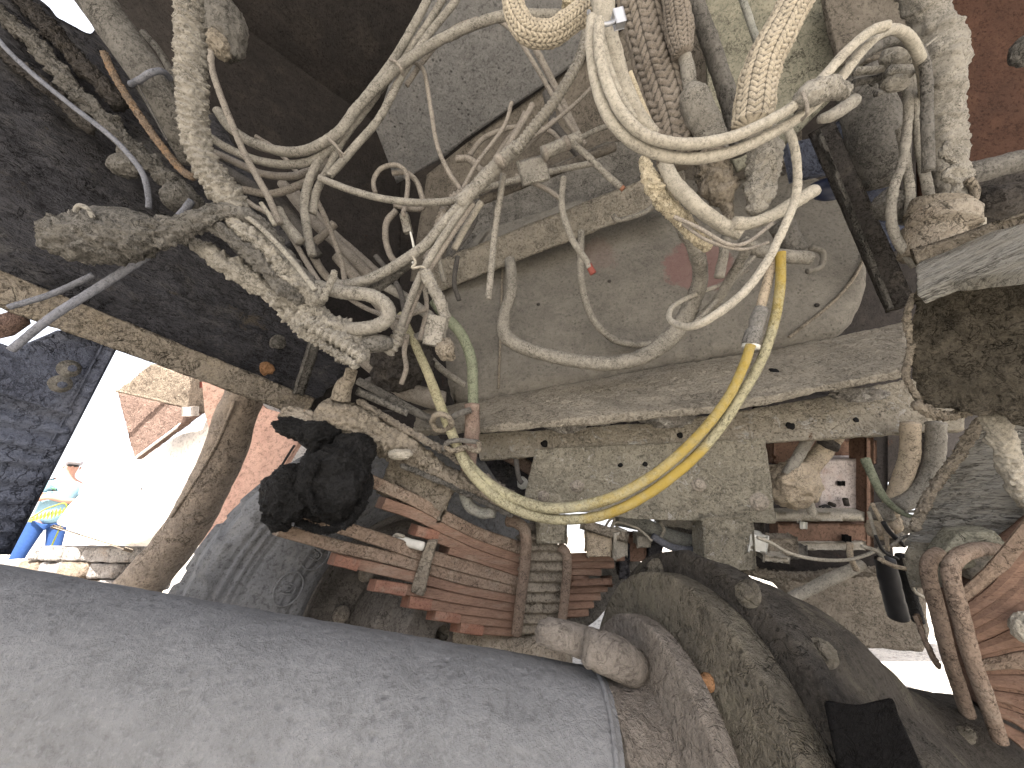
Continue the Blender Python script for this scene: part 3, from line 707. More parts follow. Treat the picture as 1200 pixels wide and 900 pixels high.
# ------------------------------------------------------------------ outside at the left
pa = plane((137, 457, 2.2), (240, 483, 1.9), (178, 428, 2.1))
wd = empty('sloped_guard', 'brown mud covered wedge of two facets over the white panel', 'guard', P(180, 480, 2.0))
o = slab('upper_facet', [pa(x, y) for x, y in ((138, 458), (178, 427), (237, 446), (242, 484))], .03, M['wedge'], wd, res=.012, disp=N((.004, 16, 3, True), (.004, 60, 2, True)), bevel=.003)
pc = plane((138, 459, 2.17), (231, 482, 1.9), (157, 537, 2.0))
o = slab('lower_facet', [pc(x, y) for x, y in ((138, 460), (232, 483), (158, 538))], .03, M['wedge_pink'], wd, res=.012, disp=N((.003, 14, 3, True), (.003, 60, 2, True)), bevel=.003)
hose('facet_edge', None, None, [(137, 458), (190, 470), (234, 482)], 2.0, 2, M['wedge'], 'smooth', parent=wd)
hose('facet_edge', None, None, [(236, 478), (200, 506), (157, 538)], 1.93, 1.6, M['cream'], 'smooth', parent=wd)
o = pbox('white_knob', 223, 482, 1.85, 11, 9, .04, M['cream'], wd, res=None)
o = pbox('red_lamp', 239, 451, 1.85, 5, 5, .02, M['red_wire'], wd, res=None)
pd_ = plane((157, 540, 2.3), (240, 486, 2.1), (145, 640, 2.0))
o = slab('white_bodywork', [pd_(x, y) for x, y in ((112, 560), (157, 539), (242, 486), (300, 440), (300, 560), (185, 625), (145, 641), (62, 615), (80, 590))], .35, M['cream'], res=.05, bevel=.03, segs=4)
tag(o, 'sunlit white body panel behind the bent brown pipe', 'panel'); cp = o; cpb = bvh(o)
quad_beam('edge_shade_strip', (62, 617, 2.0), (146, 643, 1.95), .8, .05, M['pipe'], None, None, parent=cp)  # dark strip drawn for the shadow along the panel's lower edge
for (x, y) in ((137, 601), (147, 605), (166, 573), (120, 590), (150, 583), (75, 612)):
    c, n = hit(cpb, x, y)
    if c is not None: bolt('paint_chip', c, n, .006, .002, M['rail'], cp, washer=False)
pp = plane((300, 480, 1.7), (345, 520, 1.65), (225, 640, 1.5))
o = slab('red_fender', [pp(x, y) for x, y in ((236, 446), (262, 440), (312, 478), (338, 486), (350, 520), (305, 588), (243, 640), (221, 638), (262, 560), (240, 486))], .03, M['pink'], res=.03, disp=N((.006, 6, 3, False)), bevel=.004)
tag(o, 'pinkish red fender, sunlight put into its tone, between the brown pipe and the tyre', 'fender')
hose('fender_seam', None, None, [(345, 522), (300, 590), (243, 640)], 1.5, 1.5, M['black_part'], 'smooth', parent=o)
# stacked weathered blocks, each one its own stone
wall = empty('stone_stack', 'low stack of weathered white and brown stones below the white panel', 'stone wall', (P(85, 660, 2.6)[0], P(85, 660, 2.6)[1], 0))
c0 = P(20, 668, 2.7); c1 = P(150, 640, 2.5)
ax = (c1-c0); ax[2] = 0; Lw = np.linalg.norm(ax); ax /= Lw; nn_ = np.array([-ax[1], ax[0], 0])
top = .64; rows = 7; hrow = top/rows
for rr_ in range(rows):
    x = -.1+(rr_ % 2)*.08
    while x < Lw+.2:
        L_ = .15+random.random()*.13
        cc = np.array([c0[0], c0[1], 0])+ax*(x+L_/2)+nn_*(random.random()*.03-.015)
        zz = hrow*(rr_+.5)
        if not (rr_ == rows-1 and x < .30):
            mt = M['stone'] if random.random() < .8 else M['wedge']
            box('stone', (cc[0], cc[1], zz), ax*(L_/2-.008), nn_*.16, (0, 0, hrow/2-.007), mt, wall, res=.03, disp=N((.010, 14, 3, True), seed=rr_*11+int(x*50)), bevel=.012)
        x += L_
# bent brown pipe
o = hose('bent_pipe', 'thick brown dusty pipe bending down from the frame rail at left', 'pipe', [(300, 425, 1.3, 22), (284, 470, 1.3, 23), (262, 530, 1.3, 25), (235, 590, 1.28, 26), (200, 645, 1.25, 28), (140, 710, 1.2, 31)], 1.3, 30, M['pipe'], 'dusty', amp=.6)
hose('pipe_rib', None, None, [(275, 470, 1.235), (256, 515, 1.235), (232, 560, 1.23), (200, 606, 1.21)], 1.2, 2, M['pipe'], 'dusty', parent=o)

# ------------------------------------------------------------------ wheel
psi = R(43)
wc = P(492, 735, 1.0); wn = np.array([math.sin(psi), -math.cos(psi), 0.])
wh = empty('truck_wheel', 'large dusty truck tyre on a brown rim behind the rusty spring', 'wheel', wc)
prof = [(-.26, .33), (-.26, .43), (-.24, .505), (-.215, .535), (-.04, .535), (-.018, .515), (-.012, .505), (-.004, .47), (.004, .42), (.004, .37), (-.004, .335), (-.012, .315), (-.03, .300), (-.05, .295)]
def tread(p):
    q = p-wc; s = q@wn; rad = q-np.outer(s, wn); r = np.linalg.norm(rad, axis=1)
    e1 = np.cross(wn, [0, 0, 1]); ang = np.arctan2(rad@np.array([0, 0, 1.]), rad@e1)
    on = (r > .50) & (s < -.015)
    lug = (np.sin(ang*26+np.sign(s+.12)*18*(s+.12)) > .15)*1.0
    cen = (np.abs(s+.125) < .008)
    out = on*(-.009*(1-lug)-.010*cen)
    ring = .005*np.sin((r-.30)*330)*((r > .46) & (r < .505))+.006*np.exp(-((r-.445)/.004)**2)+.007*np.exp(-((r-.338)/.004)**2)+.004*np.exp(-((r-.36)/.003)**2)
    return out+(~on)*ring+.0012*fbm(p, 25, 3, 2)
ty = lathe('tyre', wc, wn, prof, M['tyre'], wh, seg=420, step=.0045, disp=tread)
tyb = bvh(ty)
prof2 = [(-.25, .29), (-.05, .297), (-.035, .302), (-.03, .296), (-.05, .28), (-.11, .268), (-.15, .255), (-.155, .23), (-.13, .20), (-.12, .14), (-.12, .02)]
rim = lathe('rim', wc, wn, prof2, M['rim'], wh, seg=160, step=.008, disp=N((.002, 20, 3, False)))
hb = lathe('hub', wc, wn, [(-.13, .15), (-.04, .145), (.01, .135), (.02, .11), (.10, .10), (.11, .02)], M['rim'], wh, seg=96, step=.006, disp=N((.004, 25, 3, True)))
e1 = np.cross(wn, [0, 0, 1]); e1 /= np.linalg.norm(e1)
for k in range(10):
    a = 2*math.pi*k/10+.2
    bolt('wheel_nut', wc+wn*-.115+(e1*math.cos(a)+np.array([0, 0, 1])*math.sin(a))*.175, wn, .014, .02, M['bolt'], rim, seed=k)
# raised oval emblems with an open U on the sidewall
def on_wheel(r, a, off=.004):
    return wc+wn*(off)+(e1*math.cos(a)+np.array([0, 0, 1.])*math.sin(a))*r
sgn = 1 if (e1@RT) < 0 else -1
for (px_, py_) in ((338, 690), (370, 650)):
    c, n = hit(tyb, px_, py_)
    if c is None: continue
    rad = c-wc-wn*((c-wc)@wn); rr0 = np.linalg.norm(rad); rad /= rr0; tan = np.cross(wn, rad)
    em = sweep('emblem', [c+wn*.0015+(tan*math.cos(a)*.034+rad*math.sin(a)*.028) for a in np.linspace(0, 2*math.pi, 25)], .0022, M['tyre'], 'wire', ty)
    sweep('letter', [c+wn*.0015+(tan*u+rad*v) for u, v in ((.010, .015), (.010, -.002), (.007, -.011), (0, -.014), (-.007, -.011), (-.010, -.002), (-.010, .015), (-.005, .015), (-.005, 0), (0, -.007), (.005, 0), (.005, .015), (.010, .015))], .0018, M['tyre'], 'wire', em)
# second drum/rim behind the spring
dc = P(575, 640, 1.42); dn = np.array([math.sin(R(35)), -math.cos(R(35)), 0.])
dr = lathe('brake_drum', dc, dn, [(-.2, .30), (-.02, .30), (0, .29), (0, .25), (-.02, .24), (-.03, .12), (0, .11), (0, .02)], M['rim'], seg=120, step=.01, disp=N((.004, 12, 3, False)))
tag(dr, 'pale dusty round drum behind the upper leaves of the spring', 'brake drum')
hose('brass_ring', None, None, [(588, 570, 1.3), (586, 600, 1.3), (575, 626, 1.3), (560, 640, 1.3)], 1.3, 3, M['rust_cap'], 'smooth', parent=dr)

# ------------------------------------------------------------------ left spring
VIEWDIR = True
def strip(name, pts, hp, dw, mat, parent, d=None, step=.008, amp=.0012, seed=0, label=None, back=True):
    """flat spring leaf: rows (x, y, depth), hp half thickness px, dw width in metres going away"""
    W, s = resample(np.array([P(*q) for q in pts]), step=step)
    t = np.gradient(W, axis=0); t /= np.linalg.norm(t, axis=1)[:, None]
    vd_ = W[len(W)//2]-CAM; vd_ /= np.linalg.norm(vd_)
    fw = vd_-np.outer(t@vd_, [1, 1, 1])*t; fw /= np.linalg.norm(fw, axis=1)[:, None]
    up = np.cross(fw, t); up[up@UP < 0] *= -1
    dd = ((W-CAM)@FWD)[:, None]; hp = hp if np.isscalar(hp) else np.interp(np.linspace(0, 1, len(W)), np.linspace(0, 1, len(hp)), hp)[:, None]; h = hp*dd/433
    b = .12; sec = [(-1, 0), (-1+2*b, -.0), (1-b, 0), (1, .004), (1, .5*dw), (1, dw), (-1, dw), (-1, .5*dw), (-1, .004)]
    sec = [(1, .007), (.86, .002), (0, 0), (-.86, .002), (-1, .007), (-1, .33*dw), (-1, .66*dw), (-1, dw), (1, dw), (1, .66*dw), (1, .33*dw)]
    V = np.stack([W+up*h*u+fw*v for u, v in sec], 1); n, k = V.shape[:2]; V = V.reshape(-1, 3)
    F = []
    for i in range(n-1):
        for j in range(k): F.append([i*k+j, i*k+(j+1) % k, (i+1)*k+(j+1) % k, (i+1)*k+j])
    F.append(list(range(k))); F.append([(n-1)*k+j for j in range(k)][::-1])
    o = mesh(name, V, F, mat, parent, loc=W[0], smooth=False, disp=N((amp, 18, 3, False), seed=seed))
    if label: o['label'] = label
    return o
sp = empty('leaf_spring', 'rusty orange pack of leaf springs clamped above the axle in front of the tyre', 'leaf spring', P(560, 700, .9))
D = lambda x: .70+(x-340)*.00075
def LS(pts, hp, mat, **kw): return strip('leaf', [(x, y, D(x)) for x, y in pts], hp, .075, M[mat], sp, **kw)
LS([(429, 561), (483, 585), (533, 612), (565, 627), (612, 643)], 7.0, 'leaf_mud', seed=1)
LS([(450, 590), (490, 604), (540, 628), (575, 642), (612, 654)], 6.8, 'leaf', seed=2)
LS([(490, 622), (530, 636), (570, 652), (612, 664)], 6.2, 'leaf', seed=3)
LS([(527, 644), (570, 657), (612, 671)], 5.4, 'leaf', seed=4)
LS([(340, 600), (400, 618), (450, 634), (500, 651), (550, 665), (612, 681)], 7.5, 'leaf_mud', seed=5)
LS([(328, 621), (400, 641), (450, 652), (500, 665), (550, 679), (612, 691)], 7.0, 'leaf_mud', seed=6)
LS([(394, 655), (450, 668), (500, 679), (550, 691), (612, 702)], 6.3, 'leaf', seed=7)
LS([(441, 686), (500, 694), (550, 703), (612, 712)], 6.2, 'leaf', seed=8)
LS([(481, 705), (540, 713), (612, 722)], 6.0, 'leaf', seed=9)
LS([(512, 720), (560, 726), (612, 731)], 5.6, 'leaf', seed=10)
LS([(541, 734), (575, 738), (612, 740)], 5.2, 'leaf', seed=11)
# bright rust tips
for k, (x, y, x2, y2) in enumerate(((394, 656, 421, 663), (441, 686, 477, 692), (481, 705, 506, 709), (512, 720, 540, 724), (541, 734, 567, 738), (490, 622, 514, 629))):
    strip('leaf_tip', [(x-1, y, D(x)-.006), ((x+x2)/2, (y+y2)/2, D((x+x2)/2)-.006), (x2, y2, D(x2)-.006)], 6.5 if k < 5 else 6.0, .07, M['leaf_red'], sp, seed=20+k)
# right hand half of the pack
for k, (y0, x1, y1) in enumerate(((653, 732, 652), (661, 720, 661), (669, 705, 670), (677, 690, 677), (690, 712, 688), (699, 704, 698), (708, 696, 707), (717, 690, 716))):
    strip('leaf', [(640, y0+2, .93), (680, y0, .95), (x1, y1, .97)], 4.9, .075, M['leaf'], sp, seed=40+k)
quad_beam('centre_clip', (668, 683, .93), (716, 681, .95), 3.5, .06, M['box_brown'], None, None, parent=sp)
o = hose('u_bolt', None, None, [(596, 610, .90), (606, 612, .885), (615, 622, .875), (616, 650, .87), (612, 690, .87), (606, 742, .87)], .87, 7, M['ubolt'], 'dusty', parent=sp, amp=.7)
o = hose('u_bolt', None, None, [(655, 640, .905), (664, 652, .90), (663, 690, .895), (659, 730, .895)], .9, 6, M['ubolt'], 'dusty', parent=sp, amp=.7)
def packed(p):
    q = p-CAM; z = (q@UP)/(q@FWD)*433
    return .0055*np.sin(z*2*math.pi/12.2)+.004*fbm(p, 60, 3, 3, True)
pk = plane((618, 640, .885), (656, 645, .905), (640, 740, .893))
slab('packed_mud', [pk(x, y) for x, y in ((616, 622), (640, 630), (662, 646), (658, 744), (606, 744))], .06, M['mud'], sp, res=.003, disp=packed, bevel=.002)
o = slab('rebound_clamp', [P(500, 636, .80), P(511, 636, .80), P(502, 672, .80), P(496, 699, .80), P(481, 694, .80), P(490, 664, .80)], .02, M['mud'], sp, res=.004, disp=N((.002, 50, 3, True)), bevel=.003)
o = hose('clamp_bolt', None, None, [(466, 632, .83), (484, 637, .81), (496, 640, .80)], .81, 5.5, M['white_p'], 'smooth', parent=sp)
hose('clamp_hook', None, None, [(468, 641, .82), (461, 634, .82), (464, 627, .82), (474, 629, .82)], .82, 2.2, M['mud_pale'], 'smooth', parent=sp)
# axle seat below the spring
ax_ = hose('axle_beam', 'pale rusty axle end with chipped paint right below the spring', 'axle', [(480, 700, 1.12, 22), (530, 738, 1.0, 24), (600, 765, .92, 26), (660, 775, .85, 26)], .95, 26, M['rust_cap'], 'dusty', amp=.8)
# spring hanger (crusted beam) and greasy bushing
hg = empty('spring_hanger', 'crust covered spring hanger arm with a bolt standing on its end', 'spring hanger', P(440, 500, .8))
hose('hanger_arm', None, None, [(376, 486, .76, 24), (402, 490, .765, 27), (430, 500, .78, 26), (462, 520, .80, 22), (500, 545, .82, 17), (545, 568, .83, 12), (600, 592, .84, 10), (632, 606, .85, 8)], .8, 20, M['mud'], 'crust', parent=hg, amp=.9)
hose('hanger_lip', None, None, [(420, 470, .77), (470, 500, .79), (520, 528, .80), (560, 555, .81), (610, 585, .83)], .8, 5, M['rail_edge'], 'crust', parent=hg)
hose('hanger_lip', None, None, [(470, 545, .78), (510, 562, .80), (560, 585, .82), (600, 604, .84)], .8, 3.5, M['mud_grey'], 'crust', parent=hg)
o = hose('hanger_bolt', None, None, [(400, 468, .76, 12), (404, 452, .755, 10), (409, 446, .75, 8), (413, 433, .75, 7)], .75, 9, M['mud'], 'dusty', parent=hg)
quad_beam('flat_bar', (418, 458, .76), (478, 484, .79), 4, .02, M['mud_grey'], None, None, parent=hg, bevel=.001)
pbox('hanger_pad', 492, 566, .83, 78, 48, .05, M['mud'], hg, rot=24, res=.005, disp=N((.006, 20, 3, False), (-.004, 60, 3, True)), bevel=.006)
pblob('rust_patch', 352, 492, .76, 44, 24, M['rust_cap'], hg, seed=9, amp=.5, rot=15)
pblob('pale_chip', 470, 532, .765, 26, 12, M['mud_pale'], hg, seed=19, amp=.4)
gr = empty('rubber_bushing', 'torn black greasy rubber bushing at the end of the spring', 'bushing', P(370, 580, .72))
pblob('bushing_core', 390, 565, .70, 82, 96, M['grease'], gr, seed=3, amp=.30, rot=12, depth=.055, sub=6)
pblob('rubber_lobe', 343, 578, .68, 64, 58, M['grease'], gr, seed=5, amp=.38, rot=-30, sub=6)
pblob('rubber_lobe', 415, 528, .72, 44, 44, M['grease'], gr, seed=15, amp=.3, sub=5)
pblob('rubber_lobe', 352, 505, .73, 60, 26, M['grease'], gr, seed=25, amp=.5, rot=18, sub=6)
pblob('torn_flap', 330, 600, .67, 34, 34, M['grease'], gr, seed=35, amp=.6, sub=6)
hose('torn_flap', None, None, [(310, 592), (330, 565), (356, 545), (370, 520)], .675, 7, M['grease'], 'crust', parent=gr, amp=1.5)
hose('torn_flap', None, None, [(348, 612), (378, 622), (410, 612), (428, 588)], .67, 6, M['grease'], 'crust', parent=gr, amp=1.5)
hose('torn_flap', None, None, [(372, 540), (362, 570), (372, 602)], .645, 6, M['grease'], 'crust', parent=gr, amp=1.5)

# ------------------------------------------------------------------ right spring
rs = empty('leaf_spring', 'rusty pack of leaf springs behind two thick curved bolts at the lower right', 'leaf spring', P(1150, 850, .5))
rows_ = [((1120, 706), (1160, 672), (1195, 640), (1240, 590)), ((1126, 722), (1170, 690), (1205, 652), (1250, 600)), ((1130, 735), (1170, 712), (1210, 676), (1250, 640)), ((1134, 750), (1180, 726), (1250, 690)),
         ((1138, 765), (1190, 748), (1250, 735)), ((1143, 781), (1190, 775), (1250, 775)), ((1148, 797), (1190, 800), (1250, 812)), ((1153, 813), (1195, 822), (1250, 845)), ((1158, 829), (1200, 846), (1250, 878)), ((1162, 845), (1205, 872), (1250, 910))]
for k, rw_ in enumerate(rows_):
    n_ = len(rw_); strip('leaf', [(x, y, .56-.0006*(x-1120)) for x, y in rw_], (5.0, 6.5, 11, 13), .02, M['leaf_mud' if k in (0, 5) else 'leaf'], rs, seed=60+k, step=.006)
pblob('leaf_end', 1200, 736, .50, 20, 34, M['mud_pale'], rs, seed=7)
hose('u_bolt', None, None, [(1100, 648, .60, 9), (1091, 655, .58, 9.5), (1088, 672, .57, 10), (1099, 718, .565, 10), (1114, 774, .56, 10), (1133, 836, .56, 10)], .57, 10, M['ubolt'], 'dusty', parent=rs, amp=.7)
hose('u_bolt', None, None, [(1176, 644, .58, 9), (1150, 643, .56, 10.5), (1126, 650, .54, 11), (1114, 668, .53, 11), (1123, 712, .52, 11.5), (1138, 770, .515, 11.5), (1155, 820, .51, 11.5), (1170, 866, .51, 11)], .53, 11.5, M['ubolt'], 'dusty', parent=rs, amp=.7)
o = slab('spring_seat', [P(1103, 650, .60), P(1122, 624, .60), (P(1168, 622, .58)), P(1182, 638, .57), P(1178, 660, .57), P(1110, 670, .60)], .05, M['olive'], rs, res=.008, disp=N((.002, 20, 3, False)), bevel=.004)
o = slab('seat_block', [P(1058, 646, .66), P(1104, 650, .62), P(1110, 690, .62), P(1066, 690, .66)], .05, M['gusset'], rs, res=.008, disp=N((.003, 30, 3, False)), bevel=.004)
pblob('hollow_pad', 1150, 655, .60, 50, 50, M['mud_pale'], rs, seed=77, amp=.2)
hose('hanging_strap', 'thin rusted strap with a hook hanging beside the right spring', 'strap', [(1072, 722, .6), (1082, 745, .59), (1092, 770, .58), (1100, 782, .58), (1096, 772, .575)], .58, 3, M['ubolt'], 'dusty')

o = slab('dark_backing', [P(1122, 700, .60), P(1250, 610, .56), P(1250, 920, .56), P(1168, 862, .58)], .05, M['box_brown'], rs, res=.012, disp=N((.003, 30, 3, True)))  # dark slab added behind the leaves so their gaps read dark
pblob('rubber_lobe', 375, 508, .735, 46, 34, M['grease'], gr, seed=28, amp=.4, sub=5)

o = slab('dim_plate', [P(664, 655, 1.25), P(738, 644, 1.2), P(752, 662, 1.2), P(700, 725, 1.15), P(664, 750, 1.2)], .02, M['mud_grey'], res=.02, disp=N((.004, 20, 3, True))); tag(o, 'dim grey plate behind the short right ends of the left spring', 'plate')
# ------------------------------------------------------------------ drive shaft and differential
M['pocket_shade'] = grime('black pocket shade', (.008, .008, .009), (.005, .005, .006), None, bump=1, pits=.1, rough=.8)
A0 = P(690, 913, .464)
th = R(9.7)
sx = RT*math.cos(th)-UP*math.sin(th)          # along the shaft, towards the differential
ds = empty('drive_shaft', 'thick grey dusty drive shaft crossing the lower left in front', 'drive shaft', A0)
lathe('shaft_tube', A0, sx, [(-1.2, .02), (-1.2, .115), (-.005, .115), (.0, .113)], M['shaft'], ds, seg=200, step=.005,
      disp=N((.0016, 7, 3, False), (.0010, 26, 3, False), (.0007, 90, 3, True)))
lathe('weld_ring', A0, sx, [(-.004, .10), (-.003, .1165), (.001, .1175), (.004, .114), (.01, .112)], M['shaft'], ds, seg=200, step=.0015, disp=N((.0008, 60, 3, False)))
ax2 = sx*.975+FWD*.18; ax2 /= np.linalg.norm(ax2)
lathe('yoke_neck', A0, ax2, [(.0, .10), (.003, .1125), (.03, .108), (.06, .103), (.062, .108), (.072, .108), (.074, .102), (.10, .10), (.13, .10)], M['shaft_mud'], ds, seg=200, step=.0025,
      disp=N((.004, 12, 3, False), (.0018, 45, 3, True), (.0008, 120, 2, False)))
df = empty('differential', 'large round mud caked differential housing with bolted flanges', 'differential', A0+ax2*.25)
C1 = P(718, 903, .474)+ax2*.035
lathe('drive_flange', C1, ax2, [(.0, .09), (.0, .169), (.002, .173), (.024, .1735), (.026, .171), (.028, .12)], M['shaft_mud'], df, seg=260, step=.003,
      disp=N((.0015, 11, 3, False), (.0007, 45, 4, True), (.0005, 130, 2, False)))
lathe('pinion_cage', C1, ax2, [(.026, .12), (.040, .175), (.042, .229), (.045, .235), (.076, .236), (.080, .230), (.085, .16)], M['diff_flange'], df, seg=300, step=.003,
      disp=N((.0022, 9, 3, False), (.001, 38, 4, True), (.0006, 120, 2, False)))
ribs_a = [R(a) for a in (20, 62, 105, 148, 190, 235, 280, 325)]
nrm = np.cross(ax2, [0, 0, 1]); nrm /= np.linalg.norm(nrm); brm = np.cross(ax2, nrm)
def dome(p):
    q = p-C1; s = q@ax2; rad = q-np.outer(s, ax2); a = np.arctan2(rad@brm, rad@nrm)
    h = np.zeros(len(p))
    for r0 in ribs_a:
        dlt = np.abs((a-r0+math.pi) % (2*math.pi)-math.pi)
        h += .014*np.exp(-(dlt/.15)**2)*np.clip((s-.09)/.03, 0, 1)*np.clip((.42-s)/.1, 0, 1)
    return h+.006*fbm(p, 6, 3, 4)+.0016*fbm(p, 24, 4, 8, True)+.0008*fbm(p, 90, 3, 12)
hs = lathe('axle_housing', C1, ax2, [(.07, .15), (.078, .255), (.082, .265), (.11, .268), (.125, .258), (.17, .250), (.23, .232), (.29, .198), (.34, .168), (.38, .142), (.42, .118), (.48, .095), (.70, .075), (1.0, .07)], M['diff'], df, seg=320, step=.004, disp=dome)
hbv = bvh(hs); 
fl2 = [o for o in df.children if o.name.startswith('pinion')][0]; f2b = bvh(fl2)
f1b = bvh([o for o in df.children if o.name.startswith('drive_flange')][0])
for (x, y, r, mt, tr) in ((878, 696, 14, 'diff_flange', hbv), (963, 766, 15, 'diff_flange', hbv), (770, 668, 11, 'diff_flange', hbv), (1130, 862, 9, 'diff_flange', hbv), (830, 800, 9, 'bolt_rust', f2b), (709, 712, 12, 'diff_flange', f2b), (860, 884, 10, 'diff_flange', f2b), (712, 692, 7, 'diff_flange', hbv)):
    c, n = hit(tr, x, y)
    if c is None: c, n = hit(hbv, x, y)
    if c is None: continue
    dd = (c-CAM)@FWD
    n2 = n*.9-ax2*.3; n2 /= np.linalg.norm(n2)
    bolt('bolt', c+n2*.003, n2, r*dd/433*.85*(1+((x-600)**2+(y-450)**2)/433**2)**-.3, .010, M[mt], df, seed=x*.37, disp=.07)
# bolt heads and ear standing on the near flange
hose('flange_bolt', None, None, [(630, 741, .50, 13), (634, 742, .50, 15), (640, 743, .50, 15.5), (642, 743, .50, 18), (668, 748, .50, 19), (700, 757, .505, 20)], .5, 18, M['shaft_mud'], 'dusty', parent=df, amp=.7)
hose('yoke_ear', None, None, [(686, 757, .48, 20), (690, 758, .48, 24), (698, 761, .48, 22), (701, 762, .48, 24), (722, 770, .485, 26), (742, 782, .50, 24)], .48, 24, M['shaft_mud'], 'dusty', parent=df, amp=.5)
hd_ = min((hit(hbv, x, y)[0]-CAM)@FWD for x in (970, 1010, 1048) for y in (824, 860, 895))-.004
slab('pocket_shade_slab', [P(x, y, hd_) for x, y in ((966, 822), (1006, 825), (1046, 817), (1056, 840), (1092, 930), (1086, 960), (988, 960), (980, 890), (972, 852))], .05, M['pocket_shade'], df, res=.005, disp=N((.002, 30, 3, False)), bevel=.003, direction=DIR(1020, 870))  # black slab stands for the deep shade in the housing pocket
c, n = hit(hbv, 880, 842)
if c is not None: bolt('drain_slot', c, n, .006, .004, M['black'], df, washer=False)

# ------------------------------------------------------------------ things behind the crossmember, right of the gusset
chn = empty('brown_channel', 'brown steel channel with pale edges below the white box', 'channel', P(960, 625, .95))
pbox('channel_web', 958, 622, .95, 104, 22, .03, M['box_brown'], chn, res=.01, disp=N((.001, 20, 2, False)), bevel=.001)
pbox('pale_edge', 955, 603, .94, 104, 10, .03, M['mud_pale'], chn, res=.01, disp=N((.001, 40, 2, False)), bevel=.001)
pbox('pale_edge', 957, 637, .94, 102, 9, .03, M['mud_pale'], chn, res=.006, disp=N((.002, 60, 3, True)), bevel=.001)
o = pbox('bolt_hole', 940, 615, .943, 5, 4, .01, M['white_p'], chn, res=None)
o = pbox('bolt_hole', 992, 631, .933, 4, 4, .01, M['black'], chn, res=None)
wb_ = empty('control_box', 'dusty white box with a wire loop behind the square opening', 'box', P(985, 590, 1.0))
pbox('box_face', 982, 572, 1.0, 62, 72, .05, M['box_white'], wb_, res=.01, disp=N((.0015, 20, 3, False)), bevel=.003)
pbox('box_top', 958, 528, 1.05, 120, 26, .05, M['box_brown'], wb_, res=.01, disp=N((.0015, 20, 3, False)), bevel=.002)
pbox('box_side', 1009, 575, .97, 8, 132, .05, M['box_brown'], wb_, res=.01, bevel=.001)
pbox('small_slot', 1008-27+3, 566, .995, 6, 2, .01, M['black'], wb_, res=None)
hose('terminal', None, None, [(990, 584), (992, 592)], .985, 3.5, M['mud_dark'], 'dusty', parent=wb_)
hose('terminal', None, None, [(972, 590), (978, 592)], .985, 3, M['mud_dark'], 'dusty', parent=wb_)
hose('wire_loop', 'small black wire loop fixed to the dusty white box', 'wire', [(960, 594), (968, 592), (976, 598), (974, 607), (966, 608), (961, 602), (966, 594), (976, 598), (984, 608), (991, 607), (993, 596)], .98, 1.2, M['black_part'], 'wire')
hose('cap_disc', None, None, [(967, 600, .985), (967, 600.5, .99)], .985, 5, M['white_p'], 'smooth', parent=wb_)
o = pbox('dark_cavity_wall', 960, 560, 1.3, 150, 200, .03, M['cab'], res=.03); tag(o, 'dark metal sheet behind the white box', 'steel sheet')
ml = hose('bent_pipe', 'brown pipe elbow above the white box', 'pipe', [(978, 508, .92, 12), (965, 525, .92, 12), (950, 545, .92, 12), (935, 560, .92, 15)], .92, 13, M['tan_hose'], 'dusty')
hose('elbow_band', None, None, [(972, 519, .90, 13), (968, 524, .90, 13)], .9, 13, M['mud_dark'], 'smooth', parent=ml)
hose('flat_cable', 'pair of grey cables slanting beside the pipe elbow', 'cable', [(952, 506), (938, 530), (922, 556)], .9, 7, M['mud_hose'], 'dusty')
o = pblob('mud_cluster', 930, 568, .92, 50, 48, M['tan_hose'], seed=61, amp=.3); tag(o, 'lump of dried mud on the elbow joint', 'mud lump')
hose('pale_clip', 'pale double clip hanging over the brown channel', 'clip', [(944, 580), (952, 602)], .9, 6, M['mud_pale'], 'dusty')
hose('cross_rod', 'thin horizontal rod behind the gusset edge', 'rod', [(900, 548), (925, 547), (940, 546)], 1.0, 4, M['tan_hose'], 'dusty')
hose('fat_hose', 'left one of two fat grey hoses under the crossmember', 'hose', [(1066, 495), (1066, 530), (1058, 560), (1048, 585), (1040, 604)], .80, 11.5, M['tan_hose'], 'dusty', group='fat hoses under the crossmember')
hose('fat_hose', 'right one of two fat grey hoses curving under the crossmember', 'hose', [(1098, 495), (1097, 530), (1088, 560), (1070, 582), (1050, 594)], .78, 11.5, M['mud_hose'], 'dusty', group='fat hoses under the crossmember')
hose('ribbed_hose', 'dark ribbed hose between the two fat grey hoses', 'hose', [(1081, 495), (1081, 530), (1076, 556), (1064, 580)], .84, 5.5, M['mud_dark'], 'ribs')
hose('green_cable', 'dull green cable bending past the fat hoses', 'cable', [(1014, 538, .80, 6), (1022, 556, .78, 5.5), (1034, 580, .76, 5), (1052, 598, .75, 4), (1072, 606, .74, 3), (1092, 604, .74, 2.5)], .78, 5, M['green_hose'], 'dusty')
hose('thin_cable', 'thin cable hooked beneath the green cable', 'cable', [(1062, 600), (1076, 598), (1084, 588)], .74, 2, M['mud_hose'], 'smooth')
ML = ('topmost left mud lump at the foot of the fat hoses', 'brown mud lump in the middle at the foot of the fat hoses', 'rightmost mud lump at the foot of the fat hoses', 'brown leftmost mud lump at the foot of the fat hoses', 'lowest mud lump at the foot of the fat hoses')
for k, (x, y) in enumerate(((1033, 602), (1042, 614), (1056, 614), (1030, 620), (1050, 630))):
    o = pblob('mud_lump', x, y, .80, 24, 22, M['tan_hose'] if k % 2 else M['mud_hose'], seed=70+k, amp=.3, sub=4)
    tag(o, ML[k], 'mud lump', 'mud lumps at the foot of the fat hoses')
TW = ('steepest pale wire', 'brown wire beside the steepest pale one', 'short black wire', 'dusty wire rising to the fat hose foot', 'lowest left wire', 'lowest right brown wire', 'black wire in the middle')
